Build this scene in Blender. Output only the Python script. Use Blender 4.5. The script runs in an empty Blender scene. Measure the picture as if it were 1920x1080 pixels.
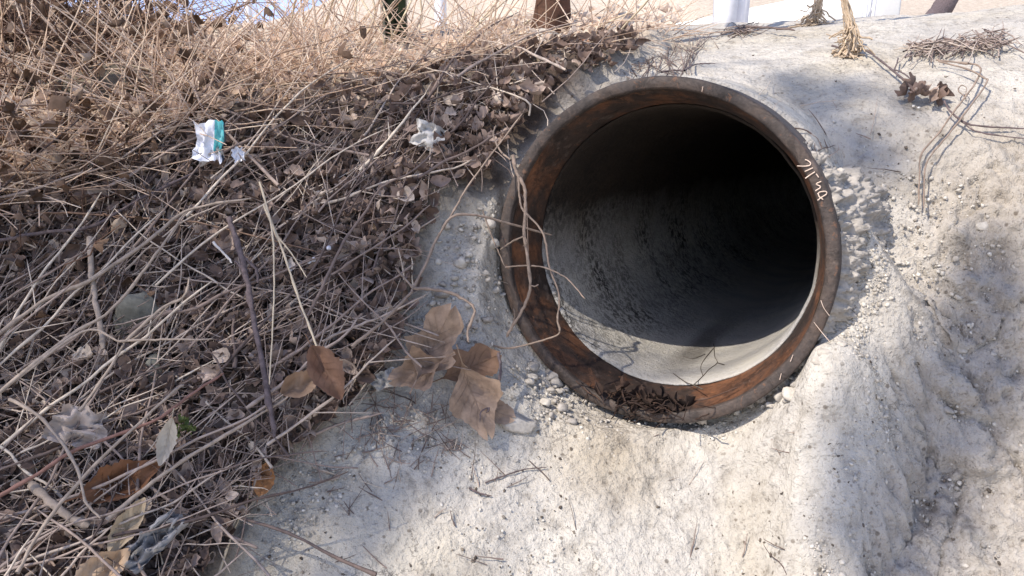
import bpy, math, random
import numpy as np
from mathutils import Vector, Matrix

# ------------------------------------------------------------------ camera, sky, sun, exposure
scn = bpy.context.scene
COL = scn.collection
CAMZ = 1.30                      # eye height above the toe of the bank
PITCH = math.radians(17.0)
FPX = 1507.0                     # focal length in photo pixels (1920 wide)
cam_d = bpy.data.cameras.new('camera'); cam = bpy.data.objects.new('camera', cam_d); COL.objects.link(cam)
cam.location = (0, 0, CAMZ); cam.rotation_euler = (math.pi/2 - PITCH, 0, 0)
cam_d.sensor_width = 36.0; cam_d.lens = 36.0*FPX/1920.0
cam_d.clip_start = 0.02; cam_d.clip_end = 2000
scn.camera = cam
SUN_D = Vector((0.507, 0.336, -0.79)).normalized()      # the way the light travels
w = bpy.data.worlds.new('World'); scn.world = w; w.use_nodes = True
nt = w.node_tree; bg = nt.nodes['Background']
sky = nt.nodes.new('ShaderNodeTexSky'); sky.sky_type = 'NISHITA'; sky.sun_disc = False
sky.sun_elevation = math.asin(-SUN_D.z); sky.sun_rotation = math.atan2(-SUN_D.x, -SUN_D.y)
sky.air_density = 1.0; sky.dust_density = 0.3; sky.ozone_density = 2.0
tint = nt.nodes.new('ShaderNodeMix'); tint.data_type = 'RGBA'; tint.blend_type = 'MULTIPLY'; tint.inputs[0].default_value = 1.0
nt.links.new(sky.outputs[0], tint.inputs[6]); tint.inputs[7].default_value = (1.22, 1.0, 0.92, 1)   # sky light tinted warmer, so shade is less blue
nt.links.new(tint.outputs[2], bg.inputs[0]); bg.inputs[1].default_value = 0.15
sun_d = bpy.data.lights.new('sun', 'SUN'); sun = bpy.data.objects.new('sun', sun_d); COL.objects.link(sun)
sun_d.energy = 2.9; sun_d.angle = math.radians(0.5); sun_d.color = (1.0, 0.91, 0.78)
sun.rotation_euler = SUN_D.to_track_quat('-Z', 'Y').to_euler(); sun.location = (-4, -3, 8)
scn.view_settings.view_transform = 'Standard'; scn.view_settings.look = 'None'
scn.view_settings.exposure = 1.06; scn.view_settings.gamma = 1.0

rng = np.random.default_rng(7)
R = random.Random(11)

# ------------------------------------------------------------------ helpers
def tag(o, label=None, cat=None, group=None, kind=None):
    if label: o['label'] = label
    if cat: o['category'] = cat
    if group: o['group'] = group
    if kind: o['kind'] = kind
    return o

def empty(name, loc=(0, 0, 0)):
    o = bpy.data.objects.new(name, None); COL.objects.link(o); o.location = loc
    o.empty_display_size = 0.05
    return o

def mesh_obj(name, V, F, mats, parent=None, smooth=True, rnd=None, mi=None, origin=True, attrs=None):
    V = np.asarray(V, float)
    me = bpy.data.meshes.new(name)
    off = np.zeros(3)
    if parent is not None:
        off = np.array(parent.location)
    elif origin:
        off = np.array([V[:, 0].mean(), V[:, 1].mean(), V[:, 2].min()])
    V2 = V - off
    groups = F if isinstance(F, list) and len(F) and isinstance(F[0], np.ndarray) else [np.asarray(F)]
    loops = np.concatenate([g.ravel() for g in groups]).astype(np.int32)
    tot = np.concatenate([np.full(len(g), g.shape[1]) for g in groups]).astype(np.int32)
    start = np.concatenate([[0], np.cumsum(tot)[:-1]]).astype(np.int32)
    me.vertices.add(len(V2)); me.vertices.foreach_set('co', V2.astype(np.float32).ravel())
    me.loops.add(len(loops)); me.loops.foreach_set('vertex_index', loops)
    me.polygons.add(len(tot)); me.polygons.foreach_set('loop_start', start)
    me.polygons.foreach_set('loop_total', tot)
    if smooth: me.polygons.foreach_set('use_smooth', np.ones(len(tot), bool))
    if mi is not None: me.polygons.foreach_set('material_index', np.asarray(mi, np.int32))
    if not isinstance(mats, (list, tuple)): mats = [mats]
    for m in mats: me.materials.append(m)
    A = dict(attrs or {})
    if rnd is not None: A['rnd'] = rnd
    for k, a in A.items():
        at = me.attributes.new(k, 'FLOAT', 'POINT'); at.data.foreach_set('value', np.asarray(a, np.float32))
    me.update(); me.validate()
    o = bpy.data.objects.new(name, me); COL.objects.link(o)
    if parent is not None: o.parent = parent
    else: o.location = off
    return o

def hash2(ix, iy, s):
    h = (ix.astype(np.int64)*374761393 + iy.astype(np.int64)*668265263 + s*1442695041) & 0xffffffff
    h = ((h ^ (h >> 13))*1274126177) & 0xffffffff
    h = ((h ^ (h >> 16))*2246822519) & 0xffffffff
    return ((h ^ (h >> 15)) & 0xffffff)/float(0xffffff)

def vnoise(x, y, s=0):
    ix = np.floor(x); iy = np.floor(y); fx = x-ix; fy = y-iy
    fx = fx*fx*fx*(fx*(fx*6-15)+10); fy = fy*fy*fy*(fy*(fy*6-15)+10)
    a = hash2(ix, iy, s); b = hash2(ix+1, iy, s); c = hash2(ix, iy+1, s); d = hash2(ix+1, iy+1, s)
    return (a*(1-fx)+b*fx)*(1-fy) + (c*(1-fx)+d*fx)*fy - 0.5

def fbm(x, y, oct=4, s=0, g=0.5):
    t = 0; a = 1.0; f = 1.0
    for k in range(oct):
        t = t + a*vnoise(x*f+17.3*k, y*f-9.1*k, s+k); a *= g; f *= 2.03
    return t

def worley(x, y, s=0):
    ix = np.floor(x); iy = np.floor(y)
    best = np.full(x.shape, 9.0); bid = np.zeros(x.shape)
    for dx in (-1, 0, 1):
        for dy in (-1, 0, 1):
            cx = ix+dx; cy = iy+dy
            px = cx+hash2(cx, cy, s); py = cy+hash2(cx, cy, s+77)
            d = (px-x)**2+(py-y)**2
            r = hash2(cx, cy, s+5)
            m = d < best
            best = np.where(m, d, best); bid = np.where(m, r, bid)
    return np.sqrt(best), bid

def sstep(a, b, x):
    t = np.clip((x-a)/(b-a), 0, 1); return t*t*(3-2*t)

def in_poly(x, y, poly):
    """signed distance (positive inside) to a polygon"""
    poly = np.asarray(poly, float)
    ins = np.zeros(x.shape, bool); dm = np.full(x.shape, 1e9)
    n = len(poly)
    for i in range(n):
        x0, y0 = poly[i]; x1, y1 = poly[(i+1) % n]
        c = ((y0 > y) != (y1 > y)) & (x < (x1-x0)*(y-y0)/((y1-y0) if y1 != y0 else 1e-9)+x0)
        ins ^= c
        ex, ey = x1-x0, y1-y0; L = ex*ex+ey*ey+1e-12
        t = np.clip(((x-x0)*ex+(y-y0)*ey)/L, 0, 1)
        dm = np.minimum(dm, np.hypot(x-x0-t*ex, y-y0-t*ey))
    return np.where(ins, dm, -dm)

# ------------------------------------------------------------------ lie of the land
CS, SN = math.cos(PITCH), math.sin(PITCH)
def ray(px, py):
    px = np.asarray(px, float); py = np.asarray(py, float)
    xc = (px-960)/FPX; yc = (540-py)/FPX
    return np.stack([xc, CS+yc*SN, -SN+yc*CS], -1)
def project(P):
    P = np.asarray(P, float); z = P[..., 2]-CAMZ
    dep = P[..., 1]*CS - z*SN; up = P[..., 1]*SN + z*CS
    dep = np.where(dep < 0.05, 0.05, dep)
    return 960+FPX*P[..., 0]/dep, 540-FPX*up/dep

AX = ray(1747, 270); AX /= np.linalg.norm(AX)
RX = np.cross(AX, [0, 0, 1]); RX /= np.linalg.norm(RX)
UX = np.cross(RX, AX)
PC = ray(1223, 479)*1.53 + np.array([0, 0, CAMZ])     # centre of the pipe mouth
ROUT = 0.332

def table(kn):
    ys = np.linspace(-4, 12, 3201); k = np.array(kn)
    z = np.interp(ys, k[:, 0], k[:, 1]); g = np.exp(-0.5*(np.arange(-24, 25)/9.0)**2); g /= g.sum()
    zp = np.concatenate([np.full(24, z[0]), z, np.full(24, z[-1])])
    z = np.convolve(zp, g, 'valid')
    arc = np.concatenate([[0], np.cumsum(np.hypot(np.diff(ys), np.diff(z)))])
    return ys, z, arc
TR = table([(-4, -1.9), (0, -1.52), (.6, -1.24), (.9, -1.07), (1.2, -.90), (1.43, -.725), (1.53, -.56), (1.64, -.33), (1.78, -.15), (1.95, -.075), (2.3, -.01), (3.1, .06), (3.35, .05), (4.2, -.18), (12, -.25)])
TL = table([(-4, -1.8), (0, -1.38), (.6, -1.15), (.9, -.99), (1.2, -.83), (1.45, -.64), (1.7, -.41), (2.0, -.18), (2.4, -.06), (3.0, .0), (3.5, -.02), (4.8, -.35), (12, -.6)])
def yprime(x, y):
    r = np.clip(x-.3, 0, 1.6); l = np.clip(.3-x, 0, 2.5)
    return y + .40*(np.sqrt(r*r+.01)-.1) + .10*(np.sqrt(l*l+.01)-.1)
AXH = AX[:2]/np.linalg.norm(AX[:2])
def base(x, y):
    yp = yprime(x, y)
    wl = sstep(.30, -.45, x)
    z = np.interp(yp, TR[0], TR[1])*(1-wl) + np.interp(yp, TL[0], TL[1])*wl
    z = z + .55*sstep(1.4, 2.4, -x-.12*(y-2.5))*sstep(1.9, 3.4, y)*sstep(30, 8, y)
    z = z + .065*sstep(.5, 2.0, x)*sstep(2.2, 3.0, y+.4*x)
    z = z + 4.5*sstep(7, 26, y)*sstep(-4.6, -2.4, x) + .35*sstep(4.4, 6.5, y)*sstep(1.2, 2.2, x)
    u = x-PC[0]; v = y-PC[1]; q = u*RX[0]+v*RX[1]; s = u*AXH[0]+v*AXH[1]
    zc = PC[2]-CAMZ-np.sqrt(np.maximum(0, .345**2-q*q))+.006
    wc = sstep(-.42, -.06, s)*(s < .055)*sstep(.36, .335, np.abs(q))
    z = z - wc*np.maximum(0, z-zc)
    fl = -np.sqrt(np.maximum(.012, .332**2-q*q))-.020+.25*np.clip(q-.31, 0, 1)-.62*sstep(.34, .70, q)
    fl = PC[2]-CAMZ+fl+np.minimum(s, 0)*1.6+np.clip(s, 0, .3)*.5
    wf = sstep(.06, .20, q)*sstep(.80, .70, q)*sstep(-.5, -.3, s)*sstep(.45, .30, s)
    z = z + wf*np.maximum(0, fl-z)
    aq = np.abs(q); cov = np.where(aq < .24, np.sqrt(np.maximum(0, .346**2-np.minimum(aq, .24)**2)), .249-1.35*(aq-.24))
    cov = PC[2]-CAMZ+.000+cov+s*AX[2]/np.hypot(AX[0], AX[1])
    wb = sstep(.05, .14, s)*sstep(1.5, 1.1, s)*sstep(.75, .5, aq)
    z = z + wb*np.maximum(0, cov-z)
    z = z + .035*vnoise(x*2.1, y*2.1, 3) + .02*vnoise(x*5, y*5, 9)*sstep(4, 1, np.abs(x))
    return z + CAMZ
def arcl(x, y):
    yp = yprime(x, y); wl = sstep(.30, -.45, x)
    return np.interp(yp, TR[0], TR[2])*(1-wl)+np.interp(yp, TL[0], TL[2])*wl
def normal(x, y, e=.01):
    gx = (base(x+e, y)-base(x-e, y))/(2*e); gy = (base(x, y+e)-base(x, y-e))/(2*e)
    n = np.stack([-gx, -gy, np.ones_like(gx)], -1)
    return n/np.linalg.norm(n, axis=-1, keepdims=True)
TS = np.concatenate([np.arange(.7, 4, .02), np.arange(4, 12, .1), np.arange(12, 60, 1.0)])
def surf(px, py, lift=0.0):
    """the point that stands lift metres clear of the bank on the sight line of a photo pixel"""
    px = np.atleast_1d(np.asarray(px, float)); py = np.atleast_1d(np.asarray(py, float))
    if not np.any(np.asarray(lift) != 0): return surf0(px, py)
    qx, qy = px.copy(), py.copy()
    for k in range(4):
        P = surf0(qx, qy, lift)
        if k == 3: break
        ux, uy = project(np.nan_to_num(P)); bad = np.isnan(P[:, 0])
        qx = qx+np.where(bad, 0, np.clip(px-ux, -80, 80)); qy = qy+np.where(bad, 25, np.clip(py-uy, -80, 80))
    return P
def surf0(px, py, lift=0.0):
    """where the sight line through a photo pixel meets the bank (NaN if it does not)"""
    d = ray(np.atleast_1d(px), np.atleast_1d(py)); n = len(d)
    prev = np.full(n, np.nan); out = np.full(n, np.nan)
    act = np.arange(n); pt = 0
    for t in TS:
        h = d[act, 2]*t+CAMZ - base(d[act, 0]*t, d[act, 1]*t)
        pv = prev[act]; hit = h <= 0
        f = np.where(np.isnan(pv), 0, pv/(np.where(np.abs(pv-h) < 1e-9, 1, pv-h)))
        out[act[hit]] = (pt+(t-pt)*f)[hit]
        prev[act] = h; act = act[~hit]; pt = t
        if not len(act): break
    P = d*out[:, None] + np.array([0, 0, CAMZ])
    ok = ~np.isnan(out)
    if np.any(np.asarray(lift) != 0):
        N = normal(np.where(ok, P[:, 0], 0), np.where(ok, P[:, 1], 2))
        P = P + N*np.asarray(lift).reshape(-1, 1)
    return P
_gx = np.arange(-640, 2600, 9.0); _gy = np.arange(-90, 1420, 9.0)
_GX, _GY = np.meshgrid(_gx, _gy)
_gt = surf(_GX.ravel(), _GY.ravel()); _gt = (_gt[:, 1]/ray(_GX.ravel(), _GY.ravel())[:, 1]).reshape(_GX.shape)
def surf_fast(px, py):
    px = np.atleast_1d(np.asarray(px, float)); py = np.atleast_1d(np.asarray(py, float))
    fx = np.clip((px-_gx[0])/9.0, 0, len(_gx)-1.001); fy = np.clip((py-_gy[0])/9.0, 0, len(_gy)-1.001)
    i = fx.astype(int); j = fy.astype(int); a = fx-i; b = fy-j
    t = (_gt[j, i]*(1-a)+_gt[j, i+1]*a)*(1-b)+(_gt[j+1, i]*(1-a)+_gt[j+1, i+1]*a)*b
    P = ray(px, py)*t[:, None]; P[:, 2] = base(np.nan_to_num(P[:, 0]), np.nan_to_num(P[:, 1], nan=2.0))
    P[np.isnan(t)] = np.nan
    return P
def rimplane(px, py, s=0.0):
    """sight line meets the plane of the pipe mouth, s metres inside it"""
    d = ray(np.atleast_1d(px), np.atleast_1d(py)); o = np.array([0, 0, CAMZ])
    t = ((PC + AX*s - o) @ AX)/(d @ AX)
    return o + d*t[:, None]

# litter area: outlined on the bank itself
lit_px = [(1235, 92), (1190, 138), (1060, 195), (985, 265), (935, 350), (850, 375), (810, 440), (790, 520), (770, 610), (730, 700), (640, 790), (560, 850), (505, 920), (440, 1010), (395, 1078)]
lp = surf([p[0] for p in lit_px], [p[1] for p in lit_px])
LITTER = [tuple(p[:2]) for p in lp] + [(-.62, .6), (-1.2, -1), (-8, -1), (-8, 3.4), (-3, 3.3), (-.5, 3.25), (.45, 3.1)]
def litter_mask(x, y):
    d = in_poly(x, y, LITTER)
    d = d + .09*fbm(x*7, y*7, 3, 31)
    return sstep(-.03, .05, d)

# ------------------------------------------------------------------ materials
def new_mat(name):
    m = bpy.data.materials.new(name); m.use_nodes = True
    n = m.node_tree.nodes; l = m.node_tree.links
    return m, n, l, n['Principled BSDF']
def ramp(n, stops, interp='LINEAR'):
    r = n.new('ShaderNodeValToRGB'); e = r.color_ramp.elements
    r.color_ramp.interpolation = interp
    while len(e) > 1: e.remove(e[-1])
    e[0].position = stops[0][0]; e[0].color = (*stops[0][1], 1)
    for p, c in stops[1:]:
        x = e.new(p); x.color = (*c, 1)
    return r
def noise(n, l, scale, detail=4, rough=.55, coord=None, dist=0):
    t = n.new('ShaderNodeTexNoise'); t.inputs['Scale'].default_value = scale
    t.inputs['Detail'].default_value = detail; t.inputs['Roughness'].default_value = rough
    t.inputs['Distortion'].default_value = dist
    if coord is not None: l.new(coord, t.inputs['Vector'])
    return t
def mixc(n, l, fac, a, b, mode='MIX'):
    m = n.new('ShaderNodeMix'); m.data_type = 'RGBA'; m.blend_type = mode
    for s, v in ((0, fac), (6, a), (7, b)):
        if hasattr(v, 'is_linked') or hasattr(v, 'links'): l.new(v, m.inputs[s])
        elif isinstance(v, (int, float)): m.inputs[s].default_value = v
        else: m.inputs[s].default_value = (*v, 1)
    return m.outputs[2]
def bump(n, l, h, strength, dist, bs, chain=None):
    b = n.new('ShaderNodeBump'); b.inputs['Strength'].default_value = strength; b.inputs['Distance'].default_value = dist
    l.new(h, b.inputs['Height'])
    if chain is not None: l.new(chain, b.inputs['Normal'])
    l.new(b.outputs[0], bs.inputs['Normal']); return b.outputs[0]
def geo_pos(n): return n.new('ShaderNodeNewGeometry').outputs['Position']
def attr(n, name):
    a = n.new('ShaderNodeAttribute'); a.attribute_name = name; return a.outputs['Fac']

def ground_mat():
    m, n, l, b = new_mat('bank_ground'); p = geo_pos(n)
    n1 = noise(n, l, 3.2, 5, .6, p); n2 = noise(n, l, 24, 5, .65, p); n3 = noise(n, l, 130, 3, .6, p)
    r1 = ramp(n, [(.30, (.43, .405, .375)), (.50, (.51, .48, .435)), (.72, (.565, .53, .47))]); l.new(n1.outputs[0], r1.inputs[0])
    r2 = ramp(n, [(.30, (.52, .50, .48)), (.44, (.88, .87, .86)), (.60, (1, 1, 1)), (.75, (1.08, 1.06, 1.02))]); l.new(n2.outputs[0], r2.inputs[0])
    c = mixc(n, l, .85, r1.outputs[0], r2.outputs[0], 'MULTIPLY')
    r3 = ramp(n, [(.30, (.45, .44, .43)), (.42, (1, 1, 1)), (1, (1, 1, 1))]); l.new(n3.outputs[0], r3.inputs[0])
    c = mixc(n, l, .7, c, r3.outputs[0], 'MULTIPLY')
    # greyer broken patch
    g = attr(n, 'rough')
    rg = ramp(n, [(0, (1, 1, 1)), (1, (.84, .81, .79))]); l.new(g, rg.inputs[0])
    c = mixc(n, l, 1.0, c, rg.outputs[0], 'MULTIPLY')
    # pits
    v = n.new('ShaderNodeTexVoronoi'); v.inputs['Scale'].default_value = 42; l.new(p, v.inputs['Vector'])
    rv = ramp(n, [(0, (.32, .29, .26)), (.13, (.40, .37, .34)), (.20, (1, 1, 1))]); l.new(v.outputs['Distance'], rv.inputs[0])
    pm = ramp(n, [(.52, (0, 0, 0)), (.60, (1, 1, 1))]); l.new(n1.outputs[0], pm.inputs[0])
    pm2 = noise(n, l, 9, 2, .5, p); rp = ramp(n, [(.50, (0, 0, 0)), (.57, (.85, .85, .85))]); l.new(pm2.outputs[0], rp.inputs[0])
    c = mixc(n, l, rp.outputs[0], c, mixc(n, l, 1.0, c, rv.outputs[0], 'MULTIPLY'))
    # stains
    ns = noise(n, l, 1.7, 4, .6, p, .6); rs = ramp(n, [(.50, (0, 0, 0)), (.68, (.55, .55, .55))]); l.new(ns.outputs[0], rs.inputs[0])
    c = mixc(n, l, rs.outputs[0], c, mixc(n, l, 1.0, c, (.80, .74, .62), 'MULTIPLY'))
    # damp brown stain where the pipe drips
    dv = n.new('ShaderNodeVectorMath'); dv.operation = 'DISTANCE'; l.new(p, dv.inputs[0]); dv.inputs[1].default_value = tuple(surf(1140, 850)[0])
    nd = n.new('ShaderNodeMath'); nd.operation = 'MULTIPLY_ADD'; l.new(ns.outputs[0], nd.inputs[0]); nd.inputs[1].default_value = .30; l.new(dv.outputs['Value'], nd.inputs[2])
    rd = n.new('ShaderNodeMapRange'); rd.inputs[1].default_value = .30; rd.inputs[2].default_value = .17; rd.inputs[4].default_value = .8; l.new(nd.outputs[0], rd.inputs[0])
    c = mixc(n, l, rd.outputs[0], c, mixc(n, l, 1.0, c, (.70, .64, .55), 'MULTIPLY'))
    # hair cracks in patches
    vc = n.new('ShaderNodeTexVoronoi'); vc.feature = 'DISTANCE_TO_EDGE'; vc.inputs['Scale'].default_value = 9; vm = n.new('ShaderNodeVectorMath'); vm.operation = 'MULTIPLY_ADD'
    l.new(n2.outputs['Color'], vm.inputs[0]); vm.inputs[1].default_value = (.10, .10, .10); l.new(p, vm.inputs[2]); l.new(vm.outputs[0], vc.inputs['Vector'])
    rc = ramp(n, [(0, (.8, .8, .8)), (.022, (0, 0, 0))]); l.new(vc.outputs['Distance'], rc.inputs[0])
    rcm = ramp(n, [(.52, (0, 0, 0)), (.60, (1, 1, 1))]); l.new(n1.outputs[0], rcm.inputs[0])
    c = mixc(n, l, mixc(n, l, 1.0, rc.outputs[0], rcm.outputs[0], 'MULTIPLY'), c, (.13, .115, .10))
    # soil and straw
    rsoil = ramp(n, [(.3, (.035, .026, .021)), (.55, (.08, .058, .045)), (.75, (.15, .11, .085))]); l.new(n2.outputs[0], rsoil.inputs[0])
    rstr = ramp(n, [(.3, (.34, .28, .22)), (.55, (.52, .445, .365)), (.75, (.62, .54, .455))]); l.new(n2.outputs[0], rstr.inputs[0])
    sc = mixc(n, l, attr(n, 'straw'), rsoil.outputs[0], rstr.outputs[0])
    c = mixc(n, l, attr(n, 'soil'), c, sc)
    l.new(c, b.inputs['Base Color']); b.inputs['Roughness'].default_value = .93; b.inputs['Specular IOR Level'].default_value = .2
    nf = noise(n, l, 62, 5, .7, p); vb = n.new('ShaderNodeTexVoronoi'); vb.inputs['Scale'].default_value = 85; l.new(p, vb.inputs['Vector'])
    ch = bump(n, l, n2.outputs[0], .7, .015, b); ch = bump(n, l, nf.outputs[0], .8, .010, b, ch); ch = bump(n, l, vb.outputs['Distance'], .35, .004, b, ch); bump(n, l, n3.outputs[0], .6, .004, b, ch)
    return m

def rnd_mat(name, stops, src='attr', rough=.8, nscale=40, nmul=(.6, 1.25), bumpd=.002, spec=.25, transl=0):
    m, n, l, b = new_mat(name); p = geo_pos(n)
    r = ramp(n, stops)
    f = attr(n, 'rnd') if src == 'attr' else n.new('ShaderNodeObjectInfo').outputs['Random']
    l.new(f, r.inputs[0])
    t = noise(n, l, nscale, 4, .65, p)
    rr = ramp(n, [(.28, (nmul[0],)*3), (.72, (nmul[1],)*3)]); l.new(t.outputs[0], rr.inputs[0])
    c = mixc(n, l, 1.0, r.outputs[0], rr.outputs[0], 'MULTIPLY')
    l.new(c, b.inputs['Base Color']); b.inputs['Roughness'].default_value = rough
    b.inputs['Specular IOR Level'].default_value = spec
    if bumpd: bump(n, l, t.outputs[0], .5, bumpd, b)
    if transl:
        tr = n.new('ShaderNodeBsdfTranslucent'); l.new(c, tr.inputs[0])
        mx = n.new('ShaderNodeMixShader'); mx.inputs[0].default_value = transl
        l.new(b.outputs[0], mx.inputs[1]); l.new(tr.outputs[0], mx.inputs[2])
        l.new(mx.outputs[0], n['Material Output'].inputs[0])
    return m
TW = [(0, (.07, .05, .046)), (.3, (.20, .15, .13)), (.6, (.35, .275, .235)), (.85, (.48, .40, .335)), (1, (.62, .53, .43))]
LF = [(0, (.075, .050, .041)), (.3, (.18, .125, .102)), (.6, (.30, .22, .183)), (.85, (.44, .345, .29)), (1, (.60, .51, .43))]
ST = [(0, (.34, .23, .17)), (.3, (.60, .46, .36)), (.7, (.77, .63, .515)), (1, (.86, .76, .65))]
M_ground = ground_mat()
M_twig = rnd_mat('dry_twig_bark', TW, nscale=60)
M_stick = rnd_mat('stick_bark', TW, 'obj', nscale=70, bumpd=.003)
M_leaf = rnd_mat('dead_leaf', LF, nscale=45, transl=.15)
M_leafo = rnd_mat('dead_leaf_single', LF, 'obj', nscale=45, transl=.15)
M_straw = rnd_mat('dry_straw', ST, nscale=50, nmul=(.92, 1.22), transl=.42, bumpd=0)
def plain(name, col, rough=.8, nscale=30, nmul=(.75, 1.2), bumpd=.002, spec=.25, transl=0, metallic=0):
    m = rnd_mat(name, [(0, col), (1, col)], 'obj', rough, nscale, nmul, bumpd, spec, transl)
    m.node_tree.nodes['Principled BSDF'].inputs['Metallic'].default_value = metallic
    return m
M_mortar = rnd_mat('crumbled_mortar', [(0, (.36, .33, .30)), (.5, (.47, .43, .38)), (1, (.56, .52, .46))], 'obj', .95, 55, (.55, 1.15), .008)
M_tan = plain('tan_leaf', (.37, .265, .195), .7, 38, (.55, 1.25), .003, .3, .12)
M_darkstick = plain('dark_stick_bark', (.115, .088, .088), .85, 90, (.5, 1.5), .004)
M_palestick = plain('pale_stick_bark', (.33, .265, .215), .85, 70, (.65, 1.25), .003)
M_vine = plain('vine_bark', (.235, .18, .145), .85, 80, (.6, 1.3), .003)
M_pale = plain('pale_straw_stem', (.56, .46, .33), .7, 60, (.8, 1.1), 0)
M_white = plain('white_plastic', (.74, .75, .82), .35, 20, (.9, 1.05), .003, .5)
M_teal = plain('teal_print', (.07, .36, .38), .35, 30, (.6, 1.5), .003, .5)
M_black = plain('black_print', (.015, .02, .03), .4, 30, (.6, 1.4), .003, .5)
M_paper = plain('grey_white_paper', (.50, .48, .46), .8, 25, (.8, 1.1), .004)

# ------------------------------------------------------------------ the ground sheet
def axis(fine0, fine1, step, lo, hi, grow=1.18):
    a = list(np.arange(fine0, fine1, step)); s = step
    while a[-1] < hi: s *= grow; a.append(a[-1]+s)
    s = step; b = [a[0]]
    while b[-1] > lo: s *= grow; b.append(b[-1]-s)
    return np.array(b[:0:-1]+a)
xs = axis(-1.15, 1.45, .0042, -500, 500)
ys = np.concatenate([axis(.78, 1.05, .0045, -60, 1.04), np.arange(1.054, 1.95, .0034)])
yt = list(np.arange(1.955, 2.7, .008)); s_ = .008
while yt[-1] < 700: s_ *= 1.07; yt.append(yt[-1]+s_)
ys = np.concatenate([ys, yt]); ys = np.unique(np.round(ys, 5))
X, Y = np.meshgrid(xs, ys); Xf, Yf = X.ravel(), Y.ravel()
Z = base(Xf, Yf); A = arcl(Xf, Yf); N = normal(Xf, Yf)
near = sstep(6, 3, np.hypot(Xf, Yf))
lm = litter_mask(Xf, Yf)
yp_ = yprime(Xf, Yf)
# how broken the concrete is: rough below and right of the pipe, trowelled smooth towards the crest
rq = fbm(Xf*1.6+4, A*1.6, 4, 51)
rough = sstep(1.86, 1.52, yp_ + .25*rq)
band = np.exp(-((Xf-(.62+.62*(Yf-1.0)+.12*vnoise(Xf*3, Yf*3, 8)))/.16)**2)*sstep(.35, .65, Xf)
patch = sstep(.25, .75, .35*band + .66*sstep(.32, .75, Xf) + .70*rq)
wx = Xf+.02*fbm(Xf*9, A*9, 2, 4); wy = A+.02*fbm(Xf*9+5, A*9, 2, 6)
w1, i1 = worley(wx*11, wy*13, 1); w2, i2 = worley(wx*24, wy*28, 2); w3, i3 = worley(wx*55, wy*60, 3)
crumb = .026*(np.maximum(0, .62-w1))*i1*1.6 + .014*np.maximum(0, .6-w2)*(i2 > .35)*1.6 + .006*np.maximum(0, .6-w3)
hh = near*(1-.6*lm)*( .010*fbm(Xf*5, A*5, 3, 13) + .0036*fbm(Xf*45, A*45, 5, 23, .65)
      + rough*(.06+.80*np.clip(patch+.02, 0, 1))*(1.25*crumb + .030*fbm(Xf*14, A*14, 5, 33, .62) + .010*fbm(Xf*60, A*60, 3, 37, .7)) )
# ledges broken across the right of the slope
ledge = np.abs(fbm(Xf*3.1-2.2*A, A*1.2+Xf*.8, 4, 61)); ledge2 = np.abs(fbm(Xf*7-5*A, A*3+Xf*2, 4, 62))
hh -= near*(1-lm)*rough*patch*(.016*sstep(.03, .0, ledge)+.013*sstep(.04, .0, ledge2))
hh += lm*near*(.045 + .05*fbm(Xf*6, A*6, 3, 71)+.012*fbm(Xf*30, A*30, 3, 72))
# mortar heaped against the pipe
Q = np.stack([Xf, Yf, Z], -1)-PC; sQ = Q @ AX; qx = Q @ RX; qz = Q @ UX; rr = np.hypot(qx, qz)
th = np.arctan2(qz, qx)
lowright = np.exp(-((th+.75)/.6)**2)
hh += near*.035*lowright*np.exp(-((rr-.37)/.07)**2)*(.6+.8*fbm(Xf*18, A*18, 3, 81))
hh *= 1-.93*sstep(.46, .40, rr)*sstep(.0, .03, sQ)*sstep(.26, .18, sQ)
V = np.stack([Xf, Yf, Z], -1) + N*hh[:, None]
nx, ny = len(xs), len(ys)
ii = np.arange((ny-1)*nx).reshape(ny-1, nx)[:, :-1].ravel()
F = np.stack([ii, ii+1, ii+1+nx, ii+nx], -1)
Qv = V-PC; sv = Qv @ AX; rv = np.hypot(Qv @ RX, Qv @ UX)
bad = (rv < .318) & (sv > -.02) & (sv < 5.2)
F = F[~bad[F].any(1)]
far = sstep(3.0, 4.2, Yf-.25*np.abs(Xf)*0)
soil = np.clip(np.maximum(lm*1.0, sstep(3.15, 3.6, yp_)), 0, 1)
straw = (1-.7*sstep(.9, 1.3, -Xf)*sstep(2.0, 2.4, Yf)*sstep(6, 4, Yf))*sstep(1.9, 2.3, yp_+.15*fbm(Xf*4, Yf*4, 3, 91))
ground = mesh_obj('ground', V, F, M_ground, smooth=True, origin=False, attrs={'soil': soil, 'straw': straw, 'rough': patch*rough*(1-lm)})
tag(ground, kind='structure')

# ------------------------------------------------------------------ the pipe
def P3(s, r, th):          # pipe coordinates to world
    th = np.asarray(th); s = np.asarray(s); r = np.asarray(r)
    return PC + s[..., None]*AX + (r*np.cos(th))[..., None]*RX + (r*np.sin(th))[..., None]*UX
def lathe(name, prof, mat, parent, k=160, wob=0, seed=0):
    prof = np.array(prof); m = len(prof)
    t = np.linspace(0, 2*np.pi, k, endpoint=False)
    S = np.repeat(prof[:, 0][:, None], k, 1); Rr = np.repeat(prof[:, 1][:, None], k, 1); T = np.repeat(t[None], m, 0)
    if wob:
        nn = fbm(np.cos(T)*6+S*20+seed, np.sin(T)*6+seed, 3, 5+seed)
        Rr = Rr+wob*nn; S = S+wob*.6*fbm(np.cos(T)*9+seed, np.sin(T)*9+Rr*30, 3, 15)
    V = P3(S, Rr, T).reshape(-1, 3)
    a = np.arange(m-1)[:, None]*k; j = np.arange(k)[None]; j2 = (j+1) % k
    F = np.stack([a+j, a+j2, a+k+j2, a+k+j], -1).reshape(-1, 4)
    return mesh_obj(name, V, F, mat, parent)
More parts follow.
